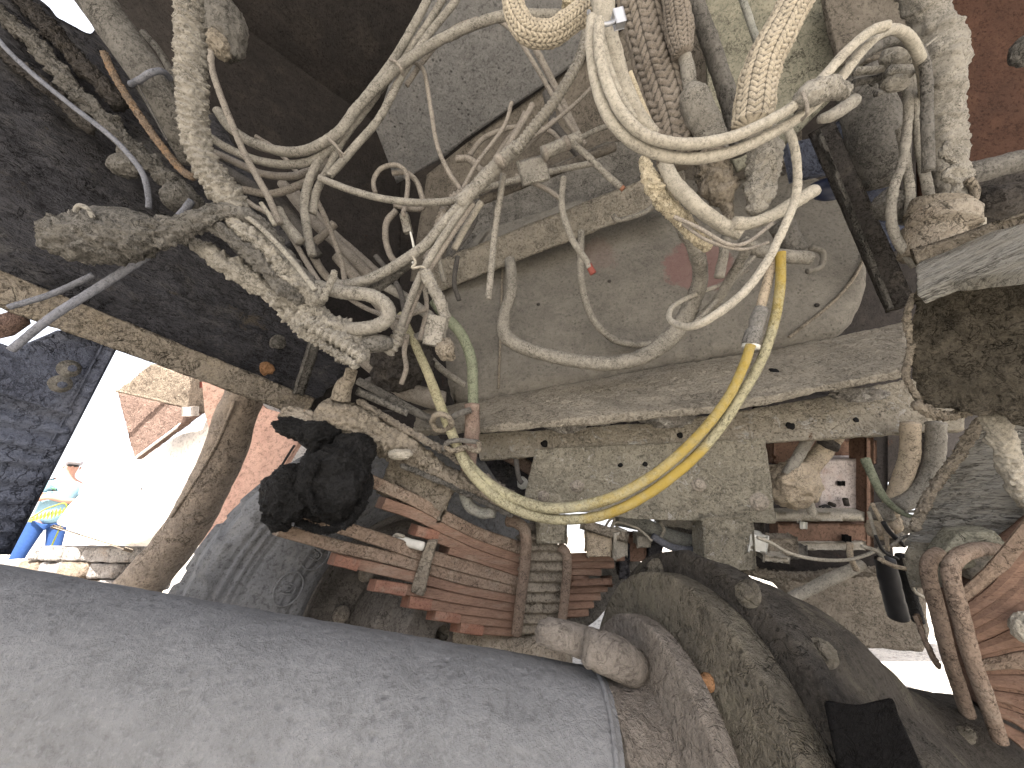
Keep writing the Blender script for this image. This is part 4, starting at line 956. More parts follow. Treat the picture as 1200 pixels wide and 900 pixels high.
pts_ = ((1018, 600, 1036, 650), (1022, 590, 1040, 645), (1035, 612, 1060, 640), (1044, 640, 1080, 628), (1010, 640, 1036, 660), (1030, 655, 1070, 668), (1026, 628, 1052, 655))
for k, (x0, y0, x1, y1) in enumerate(pts_):
    hose('tangle_wire', TW[k]+' in the tangle right of the brown channel', 'wire', [(x0, y0), ((x0+x1)/2+6*math.sin(k*2), (y0+y1)/2+5*math.cos(k)), (x1, y1)], .78-.01*k, 2.2+.5*(k % 3), M[('mud_pale', 'tan_hose', 'black_part', 'mud_hose')[k % 4]], 'smooth', group='wires tangled right of the brown channel')
hose('damper', 'dark black cylinder hanging under the wire tangle', 'damper', [(1036, 655, .84, 12), (1044, 690, .84, 13), (1052, 722, .84, 13)], .84, 13, M['black_part'], 'dusty')
hose('damper_rod', 'black rod beside the dark hanging cylinder', 'rod', [(1056, 650), (1066, 690), (1076, 728)], .85, 8, M['grease'], 'dusty')
hose('pale_hanger', 'thin pale strip behind the dark hanging cylinder', 'strip', [(1060, 655), (1070, 690), (1082, 700)], .82, 2.5, M['mud_pale'], 'dusty')
hose('sagging_wire', 'thin pale wire sagging in front of the brown channel', 'wire', [(888, 630), (905, 637), (925, 648), (955, 655), (990, 656), (1015, 650), (1035, 641), (1060, 638)], .80, 2.4, M['mud_pale'], 'smooth')
hose('vertical_cable', 'short tan cable dropping from the brown channel edge', 'cable', [(996, 636), (997, 652), (1004, 668)], .82, 4, M['tan_hose'], 'smooth')
hose('tie_rod', 'pale dusty rod slanting above the housing at the right', 'rod', [(925, 703, .88, 8), (950, 690, .88, 8), (985, 672, .87, 8), (1010, 660, .87, 7)], .88, 8, M['mud_pale'], 'dusty', amp=1.4)
hose('crust_rod', 'rough crusted rod lying behind the top of the housing', 'rod', [(868, 664), (900, 672), (940, 676), (975, 672), (1035, 668)], .93, 7, M['mud'], 'crust')
pz = plane((940, 690, 1.15), (1085, 690, 1.05), (1010, 765, 1.05))
o = slab('lower_beam', [pz(x, y) for x, y in ((900, 676), (1040, 668), (1086, 690), (1090, 740), (1084, 765), (1015, 760), (960, 730))], .08, M['mud'], res=.012, disp=N((.006, 9, 3, False), (.003, 40, 3, True)), bevel=.01); tag(o, 'pale mud covered beam behind the housing on the right', 'beam')
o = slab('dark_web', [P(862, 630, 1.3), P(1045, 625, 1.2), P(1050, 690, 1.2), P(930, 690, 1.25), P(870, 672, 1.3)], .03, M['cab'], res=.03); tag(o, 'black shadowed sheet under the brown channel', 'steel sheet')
hose('rusty_strip', 'rusted ragged strip beside the right U bolts', 'strip', [(1074, 720), (1082, 745), (1092, 766), (1100, 780)], .66, 4, M['rust_orange'], 'crust')
# small parts under the gusset, left half
o = pbox('small_stub', 646, 620, .88, 32, 26, .03, M['gusset'], res=.005, disp=N((.003, 40, 3, True))); tag(o, 'small muddy stub above the spring pack', 'bracket')
bk = empty('square_bracket', 'brown box shaped bracket with a pale rim right of the small stub', 'bracket', P(710, 635, .92))
pbox('bracket_face', 701, 635, .90, 26, 26, .03, M['tan_hose'], bk, res=.005, disp=N((.002, 40, 3, True)))
pbox('bracket_side', 722, 636, .90, 18, 28, .03, M['mud_pale'], bk, res=.005, disp=N((.002, 40, 3, True)), yaw=30)
quad_beam('bracket_rim', (688, 616, .89), (734, 630, .90), 3, .03, M['mud'], None, None, parent=bk)
hose('hooked_hose', 'grey hose with a clamp running behind the gusset bottom edge', 'hose', [(722, 608, 1.0, 9), (752, 615, 1.0, 9), (775, 624, .99, 9), (800, 632, .98, 9), (826, 636, .97, 8)], 1.0, 9, M['grey_hose'], 'dusty')
hose('hose_clamp', 'thin clamp around the grey hose under the gusset', 'clamp', [(774, 612), (778, 622), (770, 634), (766, 628)], .96, 2, M['mud_pale'], 'smooth')
hose('under_tube', 'thin blue grey tube below the clamped grey hose', 'tube', [(765, 628), (785, 640), (806, 644), (828, 643)], .95, 4.5, M['blue_rod'], 'smooth')
hose('bent_rod', 'thin pale bent wire in front of the brown bracket', 'wire', [(708, 620), (714, 610), (720, 608), (716, 620), (724, 612), (748, 620), (764, 634)], .94, 1.5, M['mud_pale'], 'smooth')
hose('hanging_loop', 'thin dark cable loop hanging under the square opening', 'cable', [(604, 536), (608, 560), (612, 566)], .95, 3, M['wire_dark'], 'smooth')
for k, (x, y, ww, hh, dd, mt, lb) in enumerate(((780, 622, 60, 16, 1.06, 'mud_grey', 'grey crusted strip behind the clamped hose'), (742, 640, 24, 30, 1.0, 'box_brown', 'dark rusty bracket leg beside the brown bracket'), (765, 648, 14, 34, 1.0, 'rail', 'dark narrow post above the housing'),
                                           (730, 655, 10, 40, .99, 'rail', 'dark slanted post behind the short leaves'), (800, 612, 60, 10, 1.05, 'mud_pale', 'pale dusty strip just under the gusset'), (752, 632, 14, 12, .97, 'mud_pale', 'small pale nut behind the bent wire'),
                                           (884, 634, 20, 18, .86, 'white_p', 'small white block right of the mounting stub'), (912, 638, 34, 20, .90, 'mud', 'dusty tapered foot beside the small white block'), (905, 652, 30, 6, .87, 'mud_pale', 'pale flat strip above the housing'),
                                           (920, 645, 40, 14, .92, 'mud_grey', 'ragged grey mud under the brown channel'))):
    o = pbox('bracket_piece', x, y, dd, ww, hh, .03, M[mt], res=.006, disp=N((.003, 50, 3, True)), rot=(k*7) % 15-5, bevel=.002); tag(o, lb, 'bracket')
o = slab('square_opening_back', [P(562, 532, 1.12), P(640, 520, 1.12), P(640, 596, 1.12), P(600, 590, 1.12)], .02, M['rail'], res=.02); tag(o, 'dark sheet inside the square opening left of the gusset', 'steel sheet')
quad_beam('angle_brace', (592, 532, 1.05), (634, 556, 1.02), 5, .02, M['brown_sleeve'], 'brown angle brace in the opening left of the gusset', 'brace')
o = pblob('white_lump', 612, 566, 1.0, 12, 14, M['white_p'], seed=5, amp=.3, sub=3); tag(o, 'small white cap in the opening left of the gusset', 'cap')

# ------------------------------------------------------------------ hoses and cables
tie = lambda pts, d, r=2.0, par=None, lab='thin tie wrapped round the hose bundle': hose('cable_tie', lab, 'cable tie', pts, d, r, M['wire'], 'smooth', parent=par)
g1 = 'hoses of the long bundle at upper centre'
hose('bundle_hose', 'left strand of the long hose bundle falling from the top edge', 'hose', [(508, -20), (497, 8), (463, 67), (425, 118), (390, 165), (367, 200), (357, 235), (360, 270), (366, 300)], .80, 5.5, M['mud_hose'], 'dusty', g1)
hose('bundle_hose', 'middle strand of the long hose bundle falling from the top edge', 'hose', [(526, -20), (514, 8), (472, 70), (438, 115), (402, 163), (386, 196), (372, 222), (366, 250)], .81, 5, M['mud_hose'], 'dusty', g1)
hose('bundle_hose', 'right strand of the long hose bundle falling from the top edge', 'hose', [(544, -20), (533, 2), (503, 40), (473, 85), (445, 138), (410, 178), (386, 206)], .80, 5, M['mud_hose'], 'dusty', g1)
hose('bundle_hose', 'thick hose arching from the top right into the left cavity', 'hose', [(690, 22), (640, 17), (590, 19), (533, 38), (478, 70), (420, 124), (393, 158), (352, 178), (305, 171), (272, 152), (255, 130)], .785, 6.5, M['mud_hose'], 'dusty', g1)
hose('bundle_hose', 'lower hose running from the second tie left into the dark', 'hose', [(398, 160), (375, 184), (345, 193), (305, 189), (270, 175), (245, 160)], .80, 5.5, M['mud_hose'], 'dusty', g1)
hose('bundle_hose', 'dark hose under the lower hose in the left cavity', 'hose', [(372, 196), (345, 206), (310, 204), (280, 192), (250, 178)], .86, 5, M['wire'], 'dusty', g1)
hose('bundle_hose', 'bottom dark hose curving up from the left cavity to the ties', 'hose', [(384, 186), (365, 208), (340, 222), (315, 228), (285, 222)], .87, 5, M['wire'], 'dusty', g1)
hose('bundle_hose', 'faint pair of hoses behind the arching thick hose', 'hose', [(560, 22), (528, 36), (500, 66), (476, 100)], .84, 3.5, M['wire'], 'dusty', g1)
tie([(457, 70, .78), (463, 72, .765), (470, 80, .765), (472, 88, .78)], .77, 2.2, lab='upper tie round the long hose bundle')
tie([(384, 163, .78), (389, 166, .765), (396, 174, .765), (400, 184, .78)], .77, 2.2, lab='lower tie round the long hose bundle')
hose('tie_tail', 'cut tail of the lower tie sticking out', 'cable tie', [(390, 168), (402, 180), (405, 178)], .76, 1.3, M['wire'], 'smooth')
hose('cross_hose', 'bare hose running right from below the lower tie', 'hose', [(374, 209), (405, 221), (440, 231), (487, 237), (535, 235), (560, 228)], .79, 4.6, M['mud_hose'], 'dusty')
hose('thin_wire', 'single thin wire dropping from the upper tie', 'wire', [(478, 72), (493, 77), (500, 96), (505, 130), (512, 170), (525, 200), (540, 222)], .83, 3, M['wire'], 'smooth')
hose('spiral_hose', 'long spiral wound hose slanting down from the thick sleeve', 'hose', [(690, 15), (686, 42), (676, 75), (652, 115), (628, 146), (603, 178)], .70, 6.5, M['mud_hose'], 'ribs')
hose('spiral_hose', 'short lower stretch of spiral hose below the centre bundle', 'hose', [(548, 222), (528, 234), (516, 256), (508, 285), (500, 305)], .82, 5, M['wire'], 'ribs')
hose('wrapped_trunk', 'taped cable trunk ending at the spiral hose', 'cable trunk', [(610, 170), (590, 187), (572, 205), (552, 226), (538, 240)], .735, 9, M['mud_hose'], 'wrap', amp=.7)
hose('trunk_band', 'dark band around the taped cable trunk', 'band', [(584, 192, .72, 10), (588, 188, .72, 10)], .72, 10, M['wire'], 'smooth')
g2 = 'rods beside the taped trunk'
hose('thin_pipe', 'upper thin pipe passing behind the small square plate', 'pipe', [(548, 226), (600, 212), (650, 200), (700, 190)], .90, 4, M['mud_hose'], 'dusty', g2)
hose('thin_pipe', 'dark thin pipe between the trunk and the thick loops', 'pipe', [(560, 236), (620, 212), (680, 188), (720, 172)], .93, 6, M['plate_brown'], 'dusty', g2)
hose('thin_pipe', 'short pipe coming out right of the clip sleeve', 'pipe', [(680, 162), (700, 152), (715, 147)], .86, 3.5, M['mud_hose'], 'smooth', g2)
for k, (pp_, dd, rr_, lb) in enumerate(((((550, 182), (567, 162), (597, 150), (612, 150)), .98, 3.2, 'thin cable arching up behind the taped trunk'), (((627, 150), (645, 154), (655, 164), (664, 172)), .95, 3.2, 'short thin cable behind the clip sleeve'),
                                 (((534, 186), (548, 186), (560, 196), (570, 208)), .92, 4.5, 'short hose end left of the taped trunk'), (((576, 18), (600, 36), (617, 60), (643, 104), (662, 138), (674, 156)), .95, 3, 'thin cable falling behind the spiral hose'),
                                 (((592, 12), (612, 30), (640, 82), (668, 140), (684, 170)), 1.0, 4.5, 'dark rod behind the spiral hose'), (((585, 190), (603, 158), (620, 130), (624, 122)), .86, 4, 'frayed cable end left of the spiral hose'),
                                 (((570, 205), (590, 170), (606, 150), (615, 132)), .88, 3, 'thin cable beside the frayed end'), (((560, 222), (590, 192), (612, 176), (650, 140)), .9, 3, 'cable hidden behind the taped trunk'))):
    hose('thin_cable', lb, 'cable', pp_, dd, rr_, M['wire'], 'dusty')
o = pbox('square_plate', 625, 200, .80, 33, 29, .004, M['mud_hose'], rot=-14, res=.006, disp=N((.0006, 60, 2, False)), bevel=.001); tag(o, 'small square dusty plate hanging right of the taped trunk', 'plate')
sl_ = hose('clip_sleeve', 'short tube sleeve with two collars above the square plate', 'sleeve', [(636, 180), (658, 171), (680, 162)], .79, 8.5, M['mud_hose'], 'dusty')
hose('collar', None, None, [(636, 180, .79, 9.5), (640, 178.5, .79, 9.5)], .79, 9.5, M['wire'], 'smooth', parent=sl_)
hose('collar', None, None, [(661, 170, .79, 9.5), (665, 168, .79, 9.5)], .79, 9.5, M['wire'], 'smooth', parent=sl_)
o = hose('cut_wire', 'cut wire with an orange tip slanting right above the beam', 'wire', [(672, 169), (690, 184), (710, 204), (728, 219)], .76, 4.2, M['mud_hose'], 'dusty')
hose('wire_core', None, None, [(726, 217.5), (731, 222)], .76, 3.6, M['copper'], 'smooth', parent=o, open_end=True)
o = hose('cut_wire', 'long cut wire with a bright red tip hanging over the tank', 'wire', [(660, 208), (658, 235), (662, 258), (672, 283), (686, 303), (691, 314)], .78, 4, M['mud_hose'], 'dusty')
hose('wire_core', None, None, [(689, 310), (695, 321)], .78, 4, M['red_wire'], 'smooth', parent=o, open_end=True)
hose('cut_wire', 'straight cut wire hanging vertically in front of the beam', 'wire', [(590, 204), (588, 220), (580, 270), (576, 310), (572, 351)], .77, 4, M['mud_hose'], 'dusty', open_end=True)
hose('cut_tube', 'open ended white tube pointing up left of the vertical wire', 'tube', [(532, 292), (545, 268), (556, 250), (564, 237)], .78, 4.2, M['mud_pale'], 'smooth', open_end=True)
hose('thin_loop', 'thin black loop of cable in the dark left of centre', 'cable', [(440, 226), (438, 212), (446, 198), (462, 193), (474, 199), (478, 214), (475, 240), (472, 250)], .86, 3, M['wire'], 'smooth')
hose('thin_loop', 'second loop of cable right of the thin black loop', 'cable', [(460, 203), (475, 202), (488, 212), (494, 228), (496, 242), (485, 245), (462, 240)], .88, 3.5, M['wire'], 'smooth')
hose('thin_loop', 'cable dropping left of the small hanging connector', 'cable', [(464, 246), (453, 260), (452, 280), (457, 298), (464, 308)], .88, 4, M['wire'], 'smooth')
cn = pbox('small_connector', 476, 262, .82, 9, 22, .012, M['mud_hose'], rot=-12, res=.003, disp=N((.001, 90, 2, False)), bevel=.001); tag(cn, 'small plug connector hanging from a wire left of centre', 'connector')
hose('connector_wire', None, None, [(472, 248), (474, 254)], .82, 2.5, M['wire'], 'smooth', parent=cn)
hose('connector_wire', None, None, [(481, 272), (484, 285), (486, 300), (482, 311)], .82, 1.5, M['white_p'], 'wire', parent=cn)
# thick things at the top
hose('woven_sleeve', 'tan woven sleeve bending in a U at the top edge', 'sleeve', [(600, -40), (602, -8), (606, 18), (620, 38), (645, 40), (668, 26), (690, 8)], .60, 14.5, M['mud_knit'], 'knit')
pblob('frayed_end', 672, 2, .60, 26, 14, M['mud_cream'], None, seed=3, amp=.6)['label'] = 'frayed mud clump beside the steel clamp'
bpy.data.objects['frayed_end']['category'] = 'mud lump'
o = hose('thick_hose', 'thick pale hose held by a steel clamp at the top edge', 'hose', [(702, -30, .55, 17), (706, 0, .55, 17), (708, 22, .55, 15), (716, 56, .56, 14), (728, 95, .57, 13), (745, 130, .58, 12), (766, 158, .60, 11)], .56, 14, M['mud_pale'], 'dusty')
for q in ((688, 14), ): pass
cl = hose('hose_clamp', 'bright steel worm clamp round the thick pale hose', 'clamp', [(690, 14, .53), (694, 24, .515), (708, 29, .51), (722, 24, .52), (728, 16, .535)], .52, 3.2, M['steel'], 'smooth')
pbox('clamp_screw', 725, 22, .515, 11, 16, .012, M['steel'], cl, rot=-15, res=None, bevel=.001)
g3 = 'thick pale hoses looping across the upper centre'
hose('loop_hose', 'outermost of the thick pale loops, sweeping low across the centre', 'hose', [(694, 20), (692, 50), (697, 92), (712, 135), (738, 165), (775, 182), (815, 186), (862, 176), (915, 150), (955, 122), (985, 92), (1010, 60), (1035, 38, .51), (1056, 38, .53), (1072, 56, .57, 8), (1082, 90, .64, 7.5), (1086, 140, .70, 7), (1088, 190, .72, 7)], .50, 7.6, M['mud_pale'], 'dusty', g3)
hose('loop_hose', 'inner thick pale loop lying on top of the outermost one', 'hose', [(702, 24), (702, 60), (712, 100), (730, 135), (758, 160), (800, 170), (850, 163), (900, 142), (940, 116), (965, 90), (990, 62), (1018, 38), (1040, 30)], .485, 7.6, M['mud_pale'], 'dusty', g3)
hose('loop_hose', 'dusty hose arching highest at the upper right', 'hose', [(935, 130), (962, 112), (985, 90), (1008, 68), (1035, 52), (1062, 48), (1080, 66), (1086, 100), (1086, 150), (1088, 200)], .60, 7.6, M['mud_grey'], 'dusty', g3)
hose('mud_wrap', 'lump of mud binding the pale loops together', 'mud lump', [(935, 118, .48, 12), (948, 112, .48, 18), (968, 104, .49, 18), (990, 108, .50, 12)], .48, 16, M['mud_hose'], 'crust', amp=.5)
hose('split_end', 'stub of hose behind the mud lump that binds the loops', 'hose', [(960, 140, .55, 6), (975, 135, .55, 9), (1000, 118, .56, 10)], .55, 9, M['mud_hose'], 'dusty')
tie([(940, 108, .455), (944, 118, .452), (946, 132, .455), (940, 140, .47)], .455, 2.5, lab='pale tie round the looping hoses')
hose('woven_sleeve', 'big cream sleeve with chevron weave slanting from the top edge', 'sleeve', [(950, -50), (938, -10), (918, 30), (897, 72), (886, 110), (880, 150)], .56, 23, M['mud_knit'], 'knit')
hose('mud_sleeve', 'mud thickened lower end of the big cream sleeve', 'sleeve', [(884, 150, .58, 21), (893, 175, .58, 24), (893, 205, .59, 24), (890, 232, .59, 19), (886, 246, .59, 12)], .58, 22, M['mud_hose'], 'crust', amp=.8)
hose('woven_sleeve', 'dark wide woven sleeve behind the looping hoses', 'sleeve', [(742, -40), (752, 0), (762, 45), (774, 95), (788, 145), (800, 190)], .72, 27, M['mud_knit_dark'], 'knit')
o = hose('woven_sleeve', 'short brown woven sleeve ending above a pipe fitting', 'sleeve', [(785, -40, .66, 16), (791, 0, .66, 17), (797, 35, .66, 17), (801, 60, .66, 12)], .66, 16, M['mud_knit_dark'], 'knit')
hose('pipe_joint', 'lumpy pipe and fitting below the short brown sleeve', 'pipe fitting', [(800, 55, .67, 9), (806, 80, .67, 9), (811, 104, .67, 10), (815, 112, .66, 19), (824, 135, .66, 21), (836, 158, .66, 18), (842, 185, .66, 16)], .66, 14, M['mud_hose'], 'dusty', amp=1.8)
hose('pipe_joint', 'lumpy muddy joint hanging below the looping hoses', 'pipe fitting', [(828, 180, .62, 20), (838, 205, .62, 23), (846, 228, .62, 20), (852, 240, .62, 9), (853, 262, .62, 8)], .62, 18, M['mud'], 'crust', amp=.8)
hose('thick_hose', 'smooth dusty hose right of the lumpy pipe fitting', 'hose', [(805, -30), (813, 0), (830, 45), (846, 90), (860, 140), (868, 180)], .74, 12, M['mud_grey'], 'dusty')
hose('thin_rod', 'thin pale rod entering between the sleeves at the top', 'rod', [(862, -20), (870, 0), (884, 40), (890, 56)], .72, 5, M['grey_hose'], 'dusty')
hose('pale_strand', 'narrow pale strand in the gap between thick hose and dark sleeve', 'strand', [(738, 85), (748, 110), (760, 140), (768, 158)], .66, 3.5, M['mud_cream'], 'braid')
hose('crusty_hose', 'cream crusted hose below the pale loops', 'hose', [(754, 186, .60, 9), (764, 212, .60, 12), (780, 238, .61, 13), (800, 258, .62, 12), (816, 276, .63, 11), (830, 290, .64, 10)], .6, 12, M['mud_cream'], 'crust', amp=.9)
hose('smooth_hose', 'smooth pale hose curving down beside the crusted hose', 'hose', [(778, 190), (790, 214), (815, 240), (845, 262), (868, 273)], .585, 9.5, M['mud_pale'], 'dusty', amp=1.2)
hose('smooth_hose', 'pale hose stub rising to the right of the knot', 'hose', [(860, 262, .575, 9), (880, 262, .575, 8), (905, 254, .58, 8.5), (930, 240, .585, 9), (956, 224, .59, 9)], .58, 9, M['mud_pale'], 'dusty', amp=1.6)
tie([(790, 254, .57), (820, 268, .56), (852, 286, .555), (876, 284, .56), (905, 262, .57)], .56, 2.6, lab='long pale tie round the knot of hoses')
tie([(800, 262, .575), (830, 282, .56), (870, 292, .56), (900, 284, .575)], .56, 2.2, lab='second tie under the long pale tie')
hose('mud_hose', 'muddy hose passing behind the yellow hose into the tank', 'hose', [(868, 284), (890, 294), (915, 300), (948, 304)], .80, 9, M['mud_hose'], 'dusty', amp=1.6)
hose('mud_hose', 'short dark hose stub above the tank inlet', 'hose', [(915, 262), (925, 280), (936, 296)], .82, 15, M['mud_grey'], 'dusty')
hose('inlet_ring', 'thin ring seal where the hose meets the tank', 'ring', [(950, 290), (964, 296), (962, 312), (946, 318)], .98, 4, M['tank'], 'dusty')
hose('main_cable', 'crusted cable hanging in a long U over the tank', 'cable', [(790, 240, .68, 7), (800, 262, .70, 9), (815, 292, .74, 9), (821, 325, .80, 9), (812, 355, .84, 10), (793, 388, .86, 11), (765, 412, .87, 10), (735, 424, .88, 9), (700, 427, .89, 8.5), (655, 419, .90, 8), (612, 407, .92, 8), (592, 392, .93, 8), (592, 368, .94, 7), (599, 340, .95, 6.5), (597, 305, 1.0, 6.5)], .85, 8, M['mud_hose'], 'braid', amp=1.3)
hose('slim_cable', 'slim cable curving down beside the long U over the tank', 'cable', [(681, 270), (680, 300), (682, 335), (694, 372), (718, 397), (745, 404), (772, 402)], 1.0, 4.2, M['mud_hose'], 'braid', amp=.8)
hose('side_cable', 'short cable between knot and the long U cable, left', 'cable', [(852, 276), (848, 300), (843, 325)], .74, 6.5, M['mud_hose'], 'dusty', amp=1.6)
hose('side_cable', 'crusted cable slanting from the knot to the long U cable', 'cable', [(878, 284, .70), (868, 305, .74), (852, 335, .78), (836, 358, .82), (818, 374, .84)], .76, 6.5, M['mud_hose'], 'dusty', amp=1.6)
hose('pale_loop', 'thin pale hose falling in a long curve with a curled end', 'hose', [(922, 150), (930, 170), (934, 200), (932, 232), (918, 268), (898, 308), (872, 342), (840, 368), (814, 382, .56, 5), (794, 381, .60, 4), (784, 371, .64, 3.3), (791, 357, .70, 3), (812, 346, .80, 2.8), (838, 336, .93, 2.6)], .54, 5.6, M['mud_pale'], 'dusty')
hose('dark_stick', 'thin dark wire crossing the red patch on the tank', 'wire', [(835, 338), (858, 326), (877, 316)], .98, 2.5, M['wire'], 'smooth')
hose('small_loop', 'little cable arch above the tank right of the beam', 'cable', [(718, 252), (724, 258), (742, 254), (758, 247), (768, 238)], .98, 3.2, M['mud_hose'], 'dusty')
hose('small_loop', 'thin cable curl crossing behind the knot at the tank', 'cable', [(752, 250), (775, 240), (790, 236)], 1.0, 2.5, M['wire'], 'smooth')
# yellow hoses
yh = empty('air_hose', 'yellow hose with a grey coupling sweeping across the middle', 'hose', P(885, 390, .66))
hose('upper_section', None, None, [(910, 296), (901, 325), (890, 368)], .68, 6, M['tan_hose'], 'dusty', parent=yh)
hose('coupling', None, None, [(893, 362, .67, 8), (889, 372, .67, 9.5), (886, 385, .67, 8.5), (883, 392, .67, 10), (879, 404, .67, 9.5)], .67, 9, M['coupling'], 'dusty', parent=yh, amp=1.2)
hose('ferrule', None, None, [(880, 403, .67, 10.5), (879, 407, .67, 10.5)], .67, 10.5, M['white_p'], 'smooth', parent=yh)
hose('yellow_section', None, None, [(880, 404, .66, 6), (871, 430, .66, 6), (853, 466, .66, 6), (823, 505, .66, 6), (785, 542, .66, 6.2), (757, 562, .66, 6.2), (720, 582, .67), (680, 593, .69), (640, 595, .71, 6.6), (600, 583, .74), (567, 562, .77, 6.2), (543, 535, .80, 6), (527, 502, .82, 6), (514, 470, .83, 6), (500, 434, .84, 5.5), (480, 390, .86, 5), (470, 368, .88, 5)], .7, 6.8, M['run1'], 'dusty', parent=yh, amp=.6)
yh = empty('air_hose', 'second yellow hose running outside the one with the coupling', 'hose', P(905, 380, .64))
hose('yellow_section', None, None, [(915, 296), (915, 330), (910, 365), (904, 390), (892, 422), (868, 464), (845, 500), (820, 530), (795, 553, .655), (760, 578, .66), (725, 597, .67), (690, 607, .69), (645, 608, .71), (605, 597, .73, 6.4), (575, 578, .75, 6.2), (550, 552, .77, 6), (538, 530, .79, 6), (530, 514, .80, 6)], .665, 6.2, M['run2'], 'dusty', parent=yh, amp=.6)
gh = empty('green_hose', 'green grey hose dropping into a brown rubber sleeve', 'hose', P(555, 420, .85))
hose('green_section', None, None, [(508, 352), (522, 370), (540, 392), (551, 420), (554, 450), (554, 478)], .85, 6.5, M['green_hose'], 'smooth', parent=gh)
hose('brown_sleeve', None, None, [(554, 474), (554, 500), (552, 525), (549, 552)], .84, 9, M['brown_sleeve'], 'dusty', parent=gh)
hose('lower_section', None, None, [(547, 545), (544, 570), (550, 590), (564, 600), (580, 600)], .85, 7, M['grey_hose'], 'dusty', parent=gh)
rc = hose('ring_clip', 'mud caked ring clip on the long dusty hose', 'clip', [(506, 494, .81), (512, 486, .79), (524, 488, .79), (529, 497, .80), (522, 504, .82), (511, 503, .82), (506, 494, .81)], .8, 3.5, M['mud'], 'dusty')
hose('clip_arm', None, None, [(528, 490), (540, 484), (552, 480)], .81, 4, M['mud_grey'], 'dusty', parent=rc)
rc = hose('twin_clip', 'crusted clip tying the hoses to the brown sleeve', 'clip', [(521, 522), (530, 528), (545, 524), (560, 528), (562, 518)], .78, 3.5, M['mud'], 'crust')
hose('clip_band', None, None, [(520, 528, .79), (524, 519, .78), (538, 516, .78), (560, 518, .79)], .78, 3, M['mud_grey'], 'dusty', parent=rc)
# centre tangle
hose('tangle_hose', 'dusty hose swinging from the knot down to the left', 'hose', [(545, 236), (520, 262), (497, 288), (462, 312), (430, 328), (400, 334), (390, 328)], .74, 6.2, M['mud_hose'], 'braid', amp=.8)
hose('tangle_hose', 'paired cable running steeply down left of centre', 'cable', [(548, 236), (530, 262), (510, 292), (492, 325), (478, 360), (466, 395), (462, 408)], .735, 4.6, M['mud_hose'], 'dusty')
hose('tangle_hose', 'second cable of the pair running down left of centre', 'cable', [(554, 238), (536, 264), (516, 295), (498, 325), (486, 352), (474, 385), (468, 405)], .745, 4, M['wire'], 'dusty')
hose('tangle_hose', 'muddy stub below the swinging dusty hose', 'hose', [(480, 306), (460, 322), (438, 338), (420, 346)], .77, 7, M['mud_grey'], 'dusty', amp=1.6)
hose('braided_loop', 'braided hose folded in a tight hairpin', 'hose', [(372, 336), (400, 342), (432, 346), (452, 358), (453, 374), (435, 384), (405, 385), (378, 374), (350, 355)], .68, 8.5, M['mud_hose'], 'braid')
hose('wire_twist', 'thin pale wire twisted above the hanging plug', 'wire', [(484, 300), (487, 308), (483, 314), (496, 313), (502, 322), (497, 316)], .72, 1.7, M['mud_pale'], 'wire')
hg2 = hose('mud_plug', 'mud caked cable stub hanging below the twisted wire', 'cable', [(498, 318), (506, 335), (515, 352), (522, 372)], .72, 8, M['mud_hose'], 'crust', amp=.8)
pbox('plug_body', 511, 388, .70, 20, 34, .025, M['mud_hose'], hg2, rot=10, res=.003, disp=N((.0015, 60, 3, True)), bevel=.002)
pblob('plug_clump', 522, 410, .71, 22, 26, M['mud'], hg2, seed=9, amp=.4)
hose('thin_cable', 'thin cable beside the hanging mud plug', 'cable', [(478, 392), (474, 412), (476, 432), (470, 450)], .84, 3, M['wire'], 'smooth')
hose('joint_collar', 'small collar where the paired cables end', 'collar', [(470, 384, .73, 6), (462, 402, .72, 7.5), (455, 415, .72, 6)], .72, 7, M['mud_hose'], 'ribs')
hose('mud_tongue', 'flat tongue of dried mud below the hairpin hose', 'mud lump', [(400, 410, .71, 6), (420, 405, .70, 11), (440, 402, .70, 12), (458, 402, .70, 7)], .7, 10, M['mud_grey'], 'dusty', amp=1.4)
# big mud caked ropes from the left
hose('caked_branch', 'massive arm of caked mud reaching left from the tangle', 'mud caked cable', [(58, 272, .56, 16), (68, 276, .56, 30), (96, 280, .56, 38), (130, 284, .57, 36), (160, 280, .58, 31), (195, 272, .59, 24), (225, 262, .60, 18), (255, 250, .61, 14), (285, 250, .62, 12), (310, 268, .64, 12), (332, 298, .66, 11), (362, 330, .68, 9), (378, 345, .69, 8)], .6, 16, M['mud_grey'], 'crust', amp=.85)
hose('mud_nub', 'curled nub of mud on top of the massive arm', 'mud lump', [(88, 254), (92, 242), (102, 244), (110, 256)], .55, 4, M['mud_hose'], 'dusty')
pblob('mud_mass', 135, 268, .585, 120, 44, M['mud_grey'], None, seed=55, amp=.2, rot=6, depth=.03)
tag(bpy.data.objects['mud_mass'], 'smooth hump of mud lying along the massive arm', 'mud lump')
hose('mud_rope', 'knobbly mud rope forming the lower edge of the tangle', 'mud caked cable', [(228, 288, .64, 10), (250, 300, .64, 15), (280, 320, .65, 17), (315, 340, .66, 17), (350, 362, .67, 21), (385, 384, .68, 22), (415, 402, .69, 18), (428, 418, .69, 9)], .65, 13, M['mud_hose'], 'crust', amp=1.1)
hose('mud_rope', 'cracked mud rope above the knobbly one', 'mud caked cable', [(268, 256, .62, 10), (290, 274, .625, 14), (320, 300, .64, 16), (345, 328, .65, 17), (375, 352, .66, 15)], .63, 11, M['mud_hose'], 'crust', amp=1.0)
hose('mud_rope', 'dark inner rope between the two crusted ropes', 'mud caked cable', [(262, 268, .68, 7), (280, 288, .69, 11), (305, 310, .69, 12), (335, 332, .70, 10), (355, 350, .70, 6)], .69, 10, M['mud_grey'], 'dusty', amp=.8)
